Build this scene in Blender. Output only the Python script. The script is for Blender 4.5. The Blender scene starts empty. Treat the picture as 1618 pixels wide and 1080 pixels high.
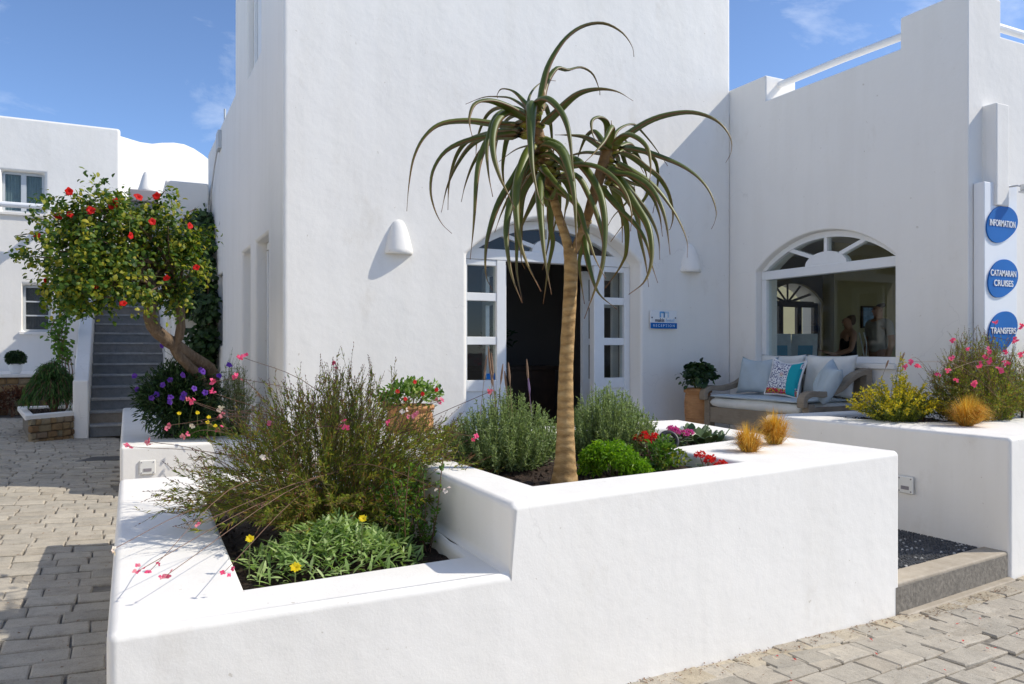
import bpy, bmesh, math, random
import numpy as np
from mathutils import Vector, Matrix, Euler

# ------------------------------------------------------------------ camera, sky, sun, exposure
S = 1.14                       # the scene is laid out in units of 1.14 m and scaled to metres at the very end
sc = bpy.context.scene
COL = sc.collection
cam_d = bpy.data.cameras.new('camera'); cam = bpy.data.objects.new('camera', cam_d); COL.objects.link(cam)
cam.location = (0, 0, 1.4); cam.rotation_euler = (math.pi/2, 0, -math.radians(26.7))
cam_d.sensor_width = 36.0; cam_d.lens = 36.0*1232/1618; cam_d.shift_y = 13/1618
cam_d.clip_start = .05; cam_d.clip_end = 2000
sc.camera = cam
SUN_TRAVEL = Vector((-1, .45, -.98)).normalized()
SUN_EL = math.asin(-SUN_TRAVEL.z); SUN_AZ = math.atan2(-SUN_TRAVEL.x, -SUN_TRAVEL.y)
world = bpy.data.worlds.new('World'); sc.world = world; world.use_nodes = True
wn = world.node_tree.nodes; wl = world.node_tree.links; wn.clear()
w_out = wn.new('ShaderNodeOutputWorld'); w_bg = wn.new('ShaderNodeBackground'); sky = wn.new('ShaderNodeTexSky')
sky.sky_type = 'NISHITA'; sky.sun_disc = False; sky.sun_elevation = SUN_EL; sky.sun_rotation = SUN_AZ
sky.altitude = 30; sky.air_density = .64; sky.dust_density = .3; sky.ozone_density = 4.2
w_bg.inputs['Strength'].default_value = .15
# thin wisps of high cloud over the clear sky
w_tc = wn.new('ShaderNodeTexCoord'); w_map = wn.new('ShaderNodeMapping'); w_map.inputs['Scale'].default_value = (1.6, 1.6, 4.5); w_map.inputs['Location'].default_value = (5.3, .7, 2.0)
w_n = wn.new('ShaderNodeTexNoise'); w_n.inputs['Scale'].default_value = 2.3; w_n.inputs['Detail'].default_value = 9; w_n.inputs['Roughness'].default_value = .62; w_n.inputs['Distortion'].default_value = .5
w_r = wn.new('ShaderNodeValToRGB'); w_r.color_ramp.elements[0].position = .53; w_r.color_ramp.elements[1].position = .82
w_r.color_ramp.elements[1].color = (.55, .55, .55, 1)
w_mix = wn.new('ShaderNodeMixRGB'); w_mix.inputs['Color2'].default_value = (5.6, 5.9, 6.3, 1)
wl.new(w_tc.outputs['Generated'], w_map.inputs['Vector']); wl.new(w_map.outputs[0], w_n.inputs['Vector']); wl.new(w_n.outputs['Fac'], w_r.inputs['Fac'])
wl.new(w_r.outputs['Color'], w_mix.inputs['Fac']); wl.new(sky.outputs[0], w_mix.inputs['Color1'])
wl.new(w_mix.outputs[0], w_bg.inputs['Color']); wl.new(w_bg.outputs[0], w_out.inputs['Surface'])
sun_d = bpy.data.lights.new('sun', 'SUN'); sun_d.energy = 2.9; sun_d.angle = math.radians(.53); sun_d.color = (1, .93, .81)
sun = bpy.data.objects.new('sun', sun_d); COL.objects.link(sun)
sun.rotation_euler = SUN_TRAVEL.to_track_quat('-Z', 'Y').to_euler()
sc.view_settings.view_transform = 'Standard'; sc.view_settings.look = 'None'
sc.view_settings.exposure = .55; sc.view_settings.gamma = 1
sc.render.engine = 'CYCLES'; sc.cycles.max_bounces = 10; sc.cycles.diffuse_bounces = 8; sc.cycles.transparent_max_bounces = 24

R = random.Random(7)
PI = math.pi
# ------------------------------------------------------------------ materials
MATS = {}
def nmat(name):
    m = bpy.data.materials.new(name); m.use_nodes = True
    t = m.node_tree; b = t.nodes['Principled BSDF']; MATS[name] = m
    return m, t, b
def tc(t, scale=1.0):
    a = t.nodes.new('ShaderNodeTexCoord'); mp = t.nodes.new('ShaderNodeMapping'); mp.inputs['Scale'].default_value = (scale,)*3 if not isinstance(scale, tuple) else scale
    t.links.new(a.outputs['Object'], mp.inputs['Vector']); return mp.outputs[0]
def noise(t, vec, scale, detail=4, rough=.55):
    n = t.nodes.new('ShaderNodeTexNoise'); n.inputs['Scale'].default_value = scale; n.inputs['Detail'].default_value = detail; n.inputs['Roughness'].default_value = rough
    t.links.new(vec, n.inputs['Vector']); return n.outputs['Fac']
def ramp(t, fac, stops):
    r = t.nodes.new('ShaderNodeValToRGB'); e = r.color_ramp.elements
    while len(e) < len(stops): e.new(.5)
    for k, (p, c) in enumerate(stops):
        e[k].position = p; e[k].color = (*c, 1)
    t.links.new(fac, r.inputs['Fac']); return r.outputs['Color']
def bump(t, b, h, dist, strength=1.0, prev=None):
    n = t.nodes.new('ShaderNodeBump'); n.inputs['Distance'].default_value = dist; n.inputs['Strength'].default_value = strength
    t.links.new(h, n.inputs['Height'])
    if prev: t.links.new(prev, n.inputs['Normal'])
    t.links.new(n.outputs[0], b.inputs['Normal']); return n.outputs[0]
def rnd(t):
    """random per thing and per loose piece"""
    o = t.nodes.new('ShaderNodeObjectInfo'); g = t.nodes.new('ShaderNodeNewGeometry')
    a = t.nodes.new('ShaderNodeMath'); a.operation = 'ADD'; fr = t.nodes.new('ShaderNodeMath'); fr.operation = 'FRACT'
    t.links.new(o.outputs['Random'], a.inputs[0]); t.links.new(g.outputs['Random Per Island'], a.inputs[1]); t.links.new(a.outputs[0], fr.inputs[0])
    return fr.outputs[0]
def mixc(t, fac, c1, c2, mode='MIX'):
    m = t.nodes.new('ShaderNodeMixRGB'); m.blend_type = mode
    for s, v in (('Fac', fac), ('Color1', c1), ('Color2', c2)):
        if isinstance(v, (float, int)): m.inputs[s].default_value = v
        elif isinstance(v, tuple): m.inputs[s].default_value = (*v, 1)
        else: t.links.new(v, m.inputs[s])
    return m.outputs[0]
def plain(name, col, rough=.6, nz=0.0, nscale=20, bumpd=0.0, metal=0.0, spec=.5):
    m, t, b = nmat(name); v = tc(t)
    if nz:
        f = noise(t, v, nscale, 5)
        c = ramp(t, f, [(.25, tuple(x*(1-nz) for x in col)), (.75, tuple(min(1, x*(1+nz)) for x in col))])
        t.links.new(c, b.inputs['Base Color'])
        if bumpd: bump(t, b, f, bumpd)
    else: b.inputs['Base Color'].default_value = (*col, 1)
    b.inputs['Roughness'].default_value = rough; b.inputs['Metallic'].default_value = metal; b.inputs['Specular IOR Level'].default_value = spec
    return m
def plaster(name, col):
    m, t, b = nmat(name); v = tc(t)
    big = noise(t, v, .9, 5, .6); mid = noise(t, v, 7, 6, .6); fine = noise(t, v, 95, 4, .65)
    streak = noise(t, tc(t, (2.2, 2.2, .22)), 2.0, 6, .6)
    c = ramp(t, big, [(.3, tuple(x*.955 for x in col)), (.7, col)])
    st = ramp(t, streak, [(.30, (.93, .925, .91)), (.55, (1, 1, 1))])
    c = mixc(t, .6, c, st, 'MULTIPLY')
    blot = noise(t, tc(t, (1, 1, .6)), 1.7, 8, .72); c = mixc(t, .7, c, ramp(t, blot, [(.30, (.90, .885, .86)), (.40, (1, 1, 1))]), 'MULTIPLY')   # old damp stains
    vo = t.nodes.new('ShaderNodeTexVoronoi'); vo.feature = 'DISTANCE_TO_EDGE'; vo.inputs['Scale'].default_value = 1.1     # a few hairline cracks
    wob = t.nodes.new('ShaderNodeMixRGB'); wob.blend_type = 'ADD'; wob.inputs['Fac'].default_value = .30; nn_ = t.nodes.new('ShaderNodeTexNoise'); nn_.inputs['Scale'].default_value = 3.5; nn_.inputs['Detail'].default_value = 6
    t.links.new(v, nn_.inputs['Vector']); t.links.new(v, wob.inputs['Color1']); t.links.new(nn_.outputs['Color'], wob.inputs['Color2']); t.links.new(wob.outputs[0], vo.inputs['Vector'])
    crk = ramp(t, vo.outputs['Distance'], [(.0, (1, 1, 1)), (.0032, (0, 0, 0))]); msk = ramp(t, noise(t, v, .8, 3), [(.54, (0, 0, 0)), (.60, (.22, .22, .22))])
    c = mixc(t, mixc(t, 1.0, crk, msk, 'MULTIPLY'), c, (.42, .40, .37))
    spot = noise(t, v, 26, 3, .5); c = mixc(t, .8, c, ramp(t, spot, [(.235, (.72, .69, .64)), (.26, (1, 1, 1))]), 'MULTIPLY')   # scattered scuffs
    t.links.new(c, b.inputs['Base Color']); b.inputs['Roughness'].default_value = .92; b.inputs['Specular IOR Level'].default_value = .25
    n1 = bump(t, b, big, .045, .5); n2 = bump(t, b, mid, .006, .32, n1); bump(t, b, fine, .0022, .42, n2)
    return m
plaster('plaster', (.86, .835, .785))
plain('khaki_wall', (.40, .35, .20), .85, .06, 3)
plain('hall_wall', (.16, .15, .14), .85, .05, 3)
plain('ceiling_paint', (.62, .60, .54), .85, .04, 3)
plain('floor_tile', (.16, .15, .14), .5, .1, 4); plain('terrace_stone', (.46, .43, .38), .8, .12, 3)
plain('white_paint', (.78, .79, .79), .45, .03, 12)
plain('grey_paint', (.52, .55, .57), .5, .04, 10)
plain('taupe_paint', (.27, .25, .26), .8, .06, 4)
plain('black_plastic', (.018, .018, .02), .4)
plain('dark_wood', (.055, .032, .02), .45, .3, 14)
plain('steel', (.55, .56, .57), .35, .05, 30, 0, .9)
plain('white_plastic', (.78, .77, .72), .4, .03, 20)
plain('sign_white', (.78, .79, .80), .35, .02, 6)
plain('sign_blue', (.008, .13, .43), .5, .15, 2.5, 0, 0, .2)
plain('sign_light_blue', (.12, .36, .66), .35)
plain('sign_pale_blue', (.42, .58, .75), .35)
plain('sign_grey', (.10, .10, .13), .4)
plain('sign_cyan', (.10, .40, .62), .35)
plain('curtain', (.50, .58, .58), .85, .1, 9)
plain('cable', (.55, .55, .54), .6)
plain('mortar', (.20, .18, .15), .95, .35, 40, .006)
plain('rope_band', (.30, .24, .15), .8)
def wood(name, c1, c2):
    m, t, b = nmat(name); v = tc(t, (6, 6, 40)); f = noise(t, v, 2.2, 6, .7); g = noise(t, tc(t), 7, 4)
    c = mixc(t, .5, ramp(t, f, [(.25, c1), (.75, c2)]), ramp(t, g, [(.3, c1), (.7, c2)])); t.links.new(c, b.inputs['Base Color'])
    b.inputs['Roughness'].default_value = .8; bump(t, b, f, .003); return m
wood('weathered_wood', (.19, .15, .105), (.36, .30, .225))
def concrete():
    m, t, b = nmat('concrete'); v = tc(t); f = noise(t, v, 2.5, 7, .7); g = noise(t, v, 70, 4)
    st = noise(t, tc(t, (5, 5, 1)), 2.5, 5, .7)
    c = ramp(t, f, [(.25, (.34, .285, .21)), (.5, (.45, .39, .305)), (.78, (.54, .485, .395))])
    c = mixc(t, .5, c, ramp(t, st, [(.35, (.66, .63, .58)), (.65, (1, 1, 1))]), 'MULTIPLY')
    t.links.new(c, b.inputs['Base Color']); b.inputs['Roughness'].default_value = .85; n = bump(t, b, f, .008); bump(t, b, g, .002, 1, n)
concrete()
def stone_mat(name, stops, rough=.9, bd=.006, patch=.5, bs=34):
    m, t, b = nmat(name); v = tc(t); r = rnd(t)
    gp = t.nodes.new('ShaderNodeNewGeometry')
    f = noise(t, gp.outputs['Position'], 11, 7, .7); g = noise(t, gp.outputs['Position'], bs, 6, .7); s3 = noise(t, gp.outputs['Position'], 160, 3, .6)
    c = ramp(t, r, stops)
    c = mixc(t, patch, c, ramp(t, f, [(.28, (.48, .46, .43)), (.55, (1, .98, .95)), (.8, (1.25, 1.2, 1.1))]), 'MULTIPLY')
    c = mixc(t, .45, c, ramp(t, s3, [(.34, (.5, .48, .46)), (.5, (1, 1, 1))]), 'MULTIPLY')
    t.links.new(c, b.inputs['Base Color']); b.inputs['Roughness'].default_value = rough
    n = bump(t, b, g, bd); bump(t, b, s3, bd*.25, .8, n); return m
stone_mat('paver', [(0, (.36, .33, .275)), (.35, (.46, .42, .35)), (.7, (.41, .365, .295)), (1, (.51, .465, .385))])
stone_mat('paver_tan', [(0, (.45, .385, .28)), (.5, (.50, .44, .335)), (1, (.42, .37, .29))])
stone_mat('wall_stone', [(0, (.22, .13, .06)), (.3, (.34, .23, .11)), (.55, (.26, .22, .14)), (.8, (.36, .28, .18)), (1, (.17, .11, .07))], .9, .012)
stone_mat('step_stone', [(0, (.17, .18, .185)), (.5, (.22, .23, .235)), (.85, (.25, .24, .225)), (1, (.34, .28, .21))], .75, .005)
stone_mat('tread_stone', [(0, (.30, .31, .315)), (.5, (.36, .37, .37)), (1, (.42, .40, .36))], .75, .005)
stone_mat('pebble', [(0, (.035, .038, .045)), (.6, (.07, .075, .085)), (1, (.10, .105, .11))], .6, .001, .2)
stone_mat('pebble_white', [(0, (.45, .45, .43)), (1, (.62, .61, .58))], .6, .001, .2)
def soil():
    m, t, b = nmat('soil'); v = tc(t); f = noise(t, v, 45, 6, .75)
    t.links.new(ramp(t, f, [(.3, (.016, .009, .005)), (.55, (.05, .028, .016)), (.78, (.13, .075, .045))]), b.inputs['Base Color']); b.inputs['Roughness'].default_value = .97; bump(t, b, f, .03)
soil()
def terracotta():
    m, t, b = nmat('terracotta'); v = tc(t); f = noise(t, v, 9, 6, .65); wv = t.nodes.new('ShaderNodeTexWave'); wv.bands_direction = 'Z'; wv.inputs['Scale'].default_value = 11; wv.inputs['Distortion'].default_value = 1.2
    t.links.new(v, wv.inputs['Vector'])
    t.links.new(ramp(t, f, [(.25, (.34, .15, .055)), (.6, (.50, .25, .10)), (.85, (.62, .38, .20))]), b.inputs['Base Color']); b.inputs['Roughness'].default_value = .8; bump(t, b, wv.outputs['Fac'], .006, .6)
terracotta()
def leafm(name, stops, trans=.35, rough=.5, spec=.35):
    m, t, b = nmat(name); r = rnd(t); c = ramp(t, r, stops)
    gp = t.nodes.new('ShaderNodeNewGeometry'); f = noise(t, gp.outputs['Position'], 18, 3)
    c = mixc(t, .35, c, ramp(t, f, [(.3, (.6, .65, .55)), (.7, (1.2, 1.15, 1.05))]), 'MULTIPLY')
    t.links.new(c, b.inputs['Base Color']); b.inputs['Roughness'].default_value = rough; b.inputs['Specular IOR Level'].default_value = spec
    if trans:
        tr = t.nodes.new('ShaderNodeBsdfTranslucent'); mx = t.nodes.new('ShaderNodeMixShader'); mx.inputs[0].default_value = trans
        t.links.new(mixc(t, 1.0, c, (1.25, 1.35, .75), 'MULTIPLY'), tr.inputs['Color']); t.links.new(b.outputs[0], mx.inputs[1]); t.links.new(tr.outputs[0], mx.inputs[2])
        t.links.new(mx.outputs[0], t.nodes['Material Output'].inputs['Surface'])
    return m
leafm('hibiscus_leaf', [(0, (.028, .07, .012)), (.45, (.07, .14, .016)), (.75, (.19, .24, .02)), (1, (.40, .35, .03))])
leafm('vine_leaf', [(0, (.018, .045, .014)), (1, (.05, .10, .025))], .25)
leafm('dark_leaf', [(0, (.014, .035, .014)), (.7, (.03, .07, .022)), (1, (.06, .11, .03))], .2)
leafm('gaura_leaf', [(0, (.13, .19, .03)), (.45, (.26, .31, .045)), (.78, (.38, .35, .06)), (.92, (.36, .21, .06)), (1, (.27, .10, .05))], .45)
leafm('gaura_bud', [(0, (.13, .035, .03)), (.5, (.20, .085, .05)), (1, (.24, .10, .10))], .2)
leafm('rosemary_leaf', [(0, (.15, .215, .085)), (.5, (.27, .345, .14)), (1, (.40, .47, .24))], .36)
leafm('silver_leaf', [(0, (.16, .27, .065)), (.5, (.29, .42, .13)), (1, (.48, .58, .26))], .34)
leafm('lime_leaf', [(0, (.09, .20, .010)), (.5, (.17, .34, .014)), (1, (.28, .44, .022))], .4)
leafm('yellow_green_leaf', [(0, (.10, .14, .02)), (.6, (.22, .26, .03)), (1, (.34, .34, .04))], .35)
leafm('succulent_leaf', [(0, (.05, .10, .035)), (.6, (.09, .16, .05)), (1, (.16, .22, .08))], .12, .35, .5)
leafm('shrub_green', [(0, (.025, .07, .018)), (.6, (.06, .14, .03)), (1, (.13, .22, .05))], .3)
leafm('fresh_leaf', [(0, (.05, .12, .015)), (.6, (.10, .21, .022)), (1, (.17, .28, .04))], .35)
leafm('grass_orange', [(0, (.50, .24, .03)), (.5, (.66, .35, .05)), (.85, (.70, .46, .12)), (1, (.48, .38, .12))], .45)
leafm('grass_base', [(0, (.10, .11, .03)), (1, (.22, .20, .06))], .3)
leafm('gorse_yellow', [(0, (.50, .36, .014)), (.5, (.62, .48, .02)), (1, (.50, .46, .05))], .4)
leafm('red_plant_leaf', [(0, (.09, .03, .02)), (1, (.18, .07, .035))], .2)
def petal(name, a, b_): return leafm(name, [(0, a), (1, b_)], .35, .55, .2)
petal('hibiscus_red', (.55, .008, .010), (.72, .022, .016)); petal('gaura_pink', (.72, .10, .24), (.80, .34, .42)); petal('gaura_white', (.80, .62, .62), (.84, .78, .76))
petal('hot_pink', (.75, .06, .20), (.85, .14, .32)); petal('petal_yellow', (.75, .55, .01), (.82, .66, .03)); petal('petal_purple', (.11, .035, .38), (.18, .06, .48))
petal('petal_red', (.66, .02, .03), (.80, .06, .06)); petal('petal_magenta', (.62, .05, .40), (.78, .16, .55)); petal('petal_lavender', (.22, .15, .34), (.34, .24, .42))
plain('stem_green', (.10, .13, .03), .6); plain('stem_olive', (.15, .125, .04), .7, .3, 30); plain('stem_brown', (.16, .085, .05), .7); plain('dry_spike', (.26, .16, .10), .85, .2, 60)
def bark(name, c1, c2, c3, ringscale=0):
    m, t, b = nmat(name); v = tc(t, (9, 9, 1.6)) if not ringscale else tc(t, (2.5, 2.5, 5))
    f = noise(t, v, 4, 7, .7); c = ramp(t, f, [(.25, c1), (.5, c2), (.78, c3)])
    h = f
    if ringscale:
        w = t.nodes.new('ShaderNodeTexWave'); w.bands_direction = 'Z'; w.inputs['Scale'].default_value = ringscale; w.inputs['Distortion'].default_value = 5.5; w.inputs['Detail'].default_value = 3; w.inputs['Detail Scale'].default_value = 1.2
        t.links.new(tc(t), w.inputs['Vector'])
        c = mixc(t, .6, c, ramp(t, w.outputs['Fac'], [(.05, (.66, .61, .54)), (.4, (1, 1, 1)), (.85, (1.1, 1.08, 1.04))]), 'MULTIPLY'); h = w.outputs['Fac']
        n = bump(t, b, h, .006, .7); bump(t, b, f, .012, .7, n)
    else: bump(t, b, f, .02)
    t.links.new(c, b.inputs['Base Color']); b.inputs['Roughness'].default_value = .85; b.inputs['Specular IOR Level'].default_value = .25
bark('aloe_bark', (.19, .105, .04), (.38, .24, .10), (.54, .385, .19), 7.5)
bark('tree_bark', (.075, .05, .03), (.16, .11, .07), (.26, .19, .125))
plain('aloe_collar', (.20, .105, .03), .7, .5, 25)
def aloe_mat():
    m, t, b = nmat('aloe_leaf')
    a = t.nodes.new('ShaderNodeAttribute'); a.attribute_name = 'along'
    o = t.nodes.new('ShaderNodeObjectInfo'); gp = t.nodes.new('ShaderNodeNewGeometry'); f = noise(t, gp.outputs['Position'], 14, 4)
    c = ramp(t, a.outputs['Fac'], [(0, (.30, .27, .04)), (.12, (.10, .135, .018)), (.62, (.082, .105, .016)), (.86, (.16, .12, .03)), (1, (.20, .09, .04))])
    c = mixc(t, .5, c, ramp(t, o.outputs['Random'], [(0, (.65, .78, .62)), (.6, (1, 1, 1)), (1, (1.5, 1.3, .95))]), 'MULTIPLY')
    c = mixc(t, .5, c, ramp(t, f, [(.3, (.62, .66, .6)), (.7, (1.25, 1.2, 1.1))]), 'MULTIPLY')
    e = t.nodes.new('ShaderNodeAttribute'); e.attribute_name = 'edge'
    c = mixc(t, e.outputs['Fac'], c, (.22, .075, .045))
    t.links.new(c, b.inputs['Base Color']); b.inputs['Roughness'].default_value = .46; b.inputs['Specular IOR Level'].default_value = .4
aloe_mat()
def fabric(name, col, sc_=160):
    m, t, b = nmat(name); v = tc(t); f = noise(t, v, sc_, 3); g = noise(t, v, 5, 4)
    c = ramp(t, g, [(.3, tuple(x*.9 for x in col)), (.7, tuple(min(1, x*1.07) for x in col))]); t.links.new(c, b.inputs['Base Color'])
    b.inputs['Roughness'].default_value = .95; b.inputs['Specular IOR Level'].default_value = .15; n = bump(t, b, f, .002); bump(t, b, g, .02, .6, n)
fabric('fabric_blue_grey', (.44, .52, .57)); fabric('fabric_cream', (.74, .74, .70)); fabric('fabric_throw', (.47, .54, .58)); fabric('cloth_black', (.02, .018, .02)); fabric('cloth_grey', (.36, .36, .35)); fabric('fabric_teal', (.02, .36, .42)); fabric('fabric_trim', (.72, .73, .73))
plain('skin', (.36, .19, .12), .55); plain('hair_brown', (.10, .055, .03), .6); plain('hair_dark', (.02, .014, .012), .6); plain('paper_blue', (.66, .74, .80), .6, .12, 14); plain('picture', (.25, .38, .55), .5, .5, 16)
def pattern():
    m, t, b = nmat('fabric_pattern'); v = tc(t); vo = t.nodes.new('ShaderNodeTexVoronoi'); vo.inputs['Scale'].default_value = 62; t.links.new(v, vo.inputs['Vector'])
    r = ramp(t, noise(t, v, 85, 2), [(.44, (.015, .03, .17)), (.50, (.74, .76, .78))])
    sp = t.nodes.new('ShaderNodeSeparateXYZ'); t.links.new(v, sp.inputs[0])
    sepc = t.nodes.new('ShaderNodeSeparateColor'); t.links.new(vo.outputs['Color'], sepc.inputs[0])
    flo = ramp(t, sepc.outputs[0], [(0, (.60, .03, .05)), (.25, (.75, .35, .03)), (.45, (.16, .085, .06)), (.62, (.62, .10, .22)), (.8, (.42, .42, .08)), (1, (.72, .70, .64))])
    t.nodes[-1].color_ramp.interpolation = 'CONSTANT'
    low = ramp(t, sp.outputs['Z'], [(.055, (1, 1, 1)), (.065, (0, 0, 0))])
    mid = t.nodes.new('ShaderNodeVectorMath'); mid.operation = 'DISTANCE'; mid.inputs[1].default_value = (0, .02, .20); t.links.new(v, mid.inputs[0])
    mm = ramp(t, mid.outputs['Value'], [(.075, (1, 1, 1)), (.085, (0, 0, 0))])
    c = mixc(t, mm, mixc(t, low, r, flo), flo)
    t.links.new(c, b.inputs['Base Color']); b.inputs['Roughness'].default_value = .9
pattern()
def glass(name, tint, ior=1.5):
    m, t, b = nmat(name); t.nodes.remove(b); tr = t.nodes.new('ShaderNodeBsdfTransparent'); gl = t.nodes.new('ShaderNodeBsdfGlossy'); fr = t.nodes.new('ShaderNodeFresnel'); mx = t.nodes.new('ShaderNodeMixShader')
    tr.inputs[0].default_value = (*tint, 1); gl.inputs['Roughness'].default_value = .01; fr.inputs['IOR'].default_value = ior
    gb = t.nodes.new('ShaderNodeNewGeometry'); mu = t.nodes.new('ShaderNodeMath'); mu.operation = 'SUBTRACT'; mu.use_clamp = True; t.links.new(fr.outputs[0], mu.inputs[0]); t.links.new(gb.outputs['Backfacing'], mu.inputs[1])   # reflect on the outer faces only
    t.links.new(mu.outputs[0], mx.inputs[0]); t.links.new(tr.outputs[0], mx.inputs[1]); t.links.new(gl.outputs[0], mx.inputs[2]); t.links.new(mx.outputs[0], t.nodes['Material Output'].inputs['Surface'])
glass('glass', (.90, .93, .92)); glass('glass_dark', (.70, .74, .74))

# ------------------------------------------------------------------ object helpers
def tag(o, label=None, cat=None, group=None, kind=None):
    if label: o['label'] = label
    if cat: o['category'] = cat
    if group: o['group'] = group
    if kind: o['kind'] = kind
    return o
def thing(name, label, cat, loc=(0, 0, 0), rz=0, group=None):
    o = bpy.data.objects.new(name, None); COL.objects.link(o); o.location = loc; o.rotation_euler = (0, 0, rz); o.empty_display_size = .1
    return tag(o, label, cat, group)
def obj(name, me, mat, parent=None, world=False, loc=None, smooth=False, bev=0, seg=3, kind=None, rot=None):
    """link a mesh as one object; world=True: vertices are in scene coordinates although the parent stands elsewhere"""
    o = bpy.data.objects.new(name, me); COL.objects.link(o)
    if mat and not me.materials: me.materials.append(MATS[mat])
    if parent:
        o.parent = parent
        if world:
            q = parent; off = Vector((0, 0, 0))
            while q: off += q.location; q = q.parent
            o.location = -off
    if loc is not None: o.location = loc
    if rot is not None: o.rotation_euler = rot
    if smooth: me.polygons.foreach_set('use_smooth', [True]*len(me.polygons))
    if bev:
        b = o.modifiers.new('bevel', 'BEVEL'); b.width = bev; b.segments = seg; b.limit_method = 'ANGLE'; b.angle_limit = math.radians(38); b.harden_normals = True
        me.polygons.foreach_set('use_smooth', [True]*len(me.polygons))
    if kind: o['kind'] = kind
    return o
class MB:
    """collects shapes for one mesh"""
    def __init__(s): s.v = []; s.f = []
    def add(s, vs, fs):
        n = len(s.v); s.v += [tuple(p) for p in vs]; s.f += [tuple(i+n for i in f) for f in fs]; return s
    def box(s, x0, x1, y0, y1, z0, z1):
        return s.add([(x0,y0,z0),(x1,y0,z0),(x1,y1,z0),(x0,y1,z0),(x0,y0,z1),(x1,y0,z1),(x1,y1,z1),(x0,y1,z1)], [(0,3,2,1),(4,5,6,7),(0,1,5,4),(1,2,6,5),(2,3,7,6),(3,0,4,7)])
    def tube(s, pts, rad, n=8, cap=True):
        pts = [Vector(p) for p in pts]; rad = [rad]*len(pts) if isinstance(rad, (int, float)) else rad
        up = None; vs = []
        for i, p in enumerate(pts):
            d = (pts[min(i+1, len(pts)-1)] - pts[max(i-1, 0)]).normalized()
            if up is None: up = Vector((0, 0, 1)) if abs(d.z) < .9 else Vector((1, 0, 0))
            x = d.cross(up).normalized(); y = x.cross(d); up = y
            vs += [p + rad[i]*(math.cos(2*PI*k/n)*x + math.sin(2*PI*k/n)*y) for k in range(n)]
        fs = [(i*n+k, i*n+(k+1) % n, (i+1)*n+(k+1) % n, (i+1)*n+k) for i in range(len(pts)-1) for k in range(n)]
        if cap: fs += [tuple(range(n-1, -1, -1)), tuple((len(pts)-1)*n+k for k in range(n))]
        return s.add(vs, fs)
    def lathe(s, prof, n=28, c=(0, 0, 0), a0=0, a1=2*PI, cap=True):
        full = abs(a1-a0-2*PI) < 1e-6; m = n if full else n+1; vs = []
        for r, z in prof:
            for k in range(m):
                a = a0+(a1-a0)*k/n; vs.append((c[0]+r*math.cos(a), c[1]+r*math.sin(a), c[2]+z))
        fs = [(i*m+k, i*m+(k+1) % m, (i+1)*m+(k+1) % m, (i+1)*m+k) for i in range(len(prof)-1) for k in range(n)]
        if cap and full: fs += [tuple(range(m-1, -1, -1)), tuple((len(prof)-1)*m+k for k in range(m))]
        return s.add(vs, fs)
    def prism(s, poly, y0, y1, axis='y'):
        """polygon (a, z) pulled through y0..y1 along y (or along x)"""
        n = len(poly); P = (lambda a, b, z: (a, b, z)) if axis == 'y' else ((lambda a, b, z: (b, a, z)) if axis == 'x' else (lambda a, b, z: (a, z, b)))
        vs = [P(a, y0, z) for a, z in poly] + [P(a, y1, z) for a, z in poly]
        return s.add(vs, [tuple(range(n)), tuple(range(2*n-1, n-1, -1))] + [(i, i+n, (i+1) % n+n, (i+1) % n) for i in range(n)])
    def mesh(s, name='m', fix=True):
        me = bpy.data.meshes.new(name); me.from_pydata(s.v, [], s.f)
        if fix:
            bm = bmesh.new(); bm.from_mesh(me); bmesh.ops.recalc_face_normals(bm, faces=bm.faces); bm.to_mesh(me); bm.free()
        me.update(); return me
    def build(s, name, mat, parent=None, **k): return obj(name, s.mesh(name), mat, parent, **k)
def boolean(ob, cutters, op='DIFFERENCE'):
    for c in cutters:
        m = ob.modifiers.new('b', 'BOOLEAN'); m.object = c; m.operation = op; m.solver = 'EXACT'
    dg = bpy.context.evaluated_depsgraph_get(); dg.update()
    me = bpy.data.meshes.new_from_object(ob.evaluated_get(dg)); ob.modifiers.clear(); old = ob.data; ob.data = me; bpy.data.meshes.remove(old)
    for c in cutters: d = c.data; bpy.data.objects.remove(c); bpy.data.meshes.remove(d)
def cutter(mb): return obj('cutter', mb.mesh(), None)
def arch(a0, a1, z0, zs, rise, n=18):
    """outline of an opening with a segmental arch"""
    hw = (a1-a0)/2; r = (hw*hw+rise*rise)/(2*rise); cz = zs+rise-r; a = math.asin(hw/r); m = (a0+a1)/2
    return [(a0, z0), (a1, z0)] + [(m+r*math.sin(a-2*a*k/n), cz+r*math.cos(a-2*a*k/n)) for k in range(n+1)]
def text_mesh(txt, size, depth=.002):
    cu = bpy.data.curves.new('t', 'FONT'); cu.body = txt; cu.size = size; cu.extrude = depth; cu.align_x = 'CENTER'; cu.align_y = 'CENTER'; cu.offset = size*.012
    o = bpy.data.objects.new('t', cu); COL.objects.link(o); dg = bpy.context.evaluated_depsgraph_get(); dg.update()
    me = bpy.data.meshes.new_from_object(o.evaluated_get(dg)); bpy.data.objects.remove(o); bpy.data.curves.remove(cu); me.materials.clear(); return me
def curve_pts(pts, n):
    """smooth curve through points (Catmull-Rom)"""
    P = [Vector(p) for p in pts]; P = [P[0]*2-P[1]] + P + [P[-1]*2-P[-2]]; out = []; m = len(P)-3
    for k in range(n):
        t = k/(n-1)*m; i = min(int(t), m-1); t -= i; a, b, c, d = P[i:i+4]
        out.append(.5*((2*b)+(c-a)*t+(2*a-5*b+4*c-d)*t*t+(3*b-a-3*c+d)*t**3))
    return out
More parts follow.
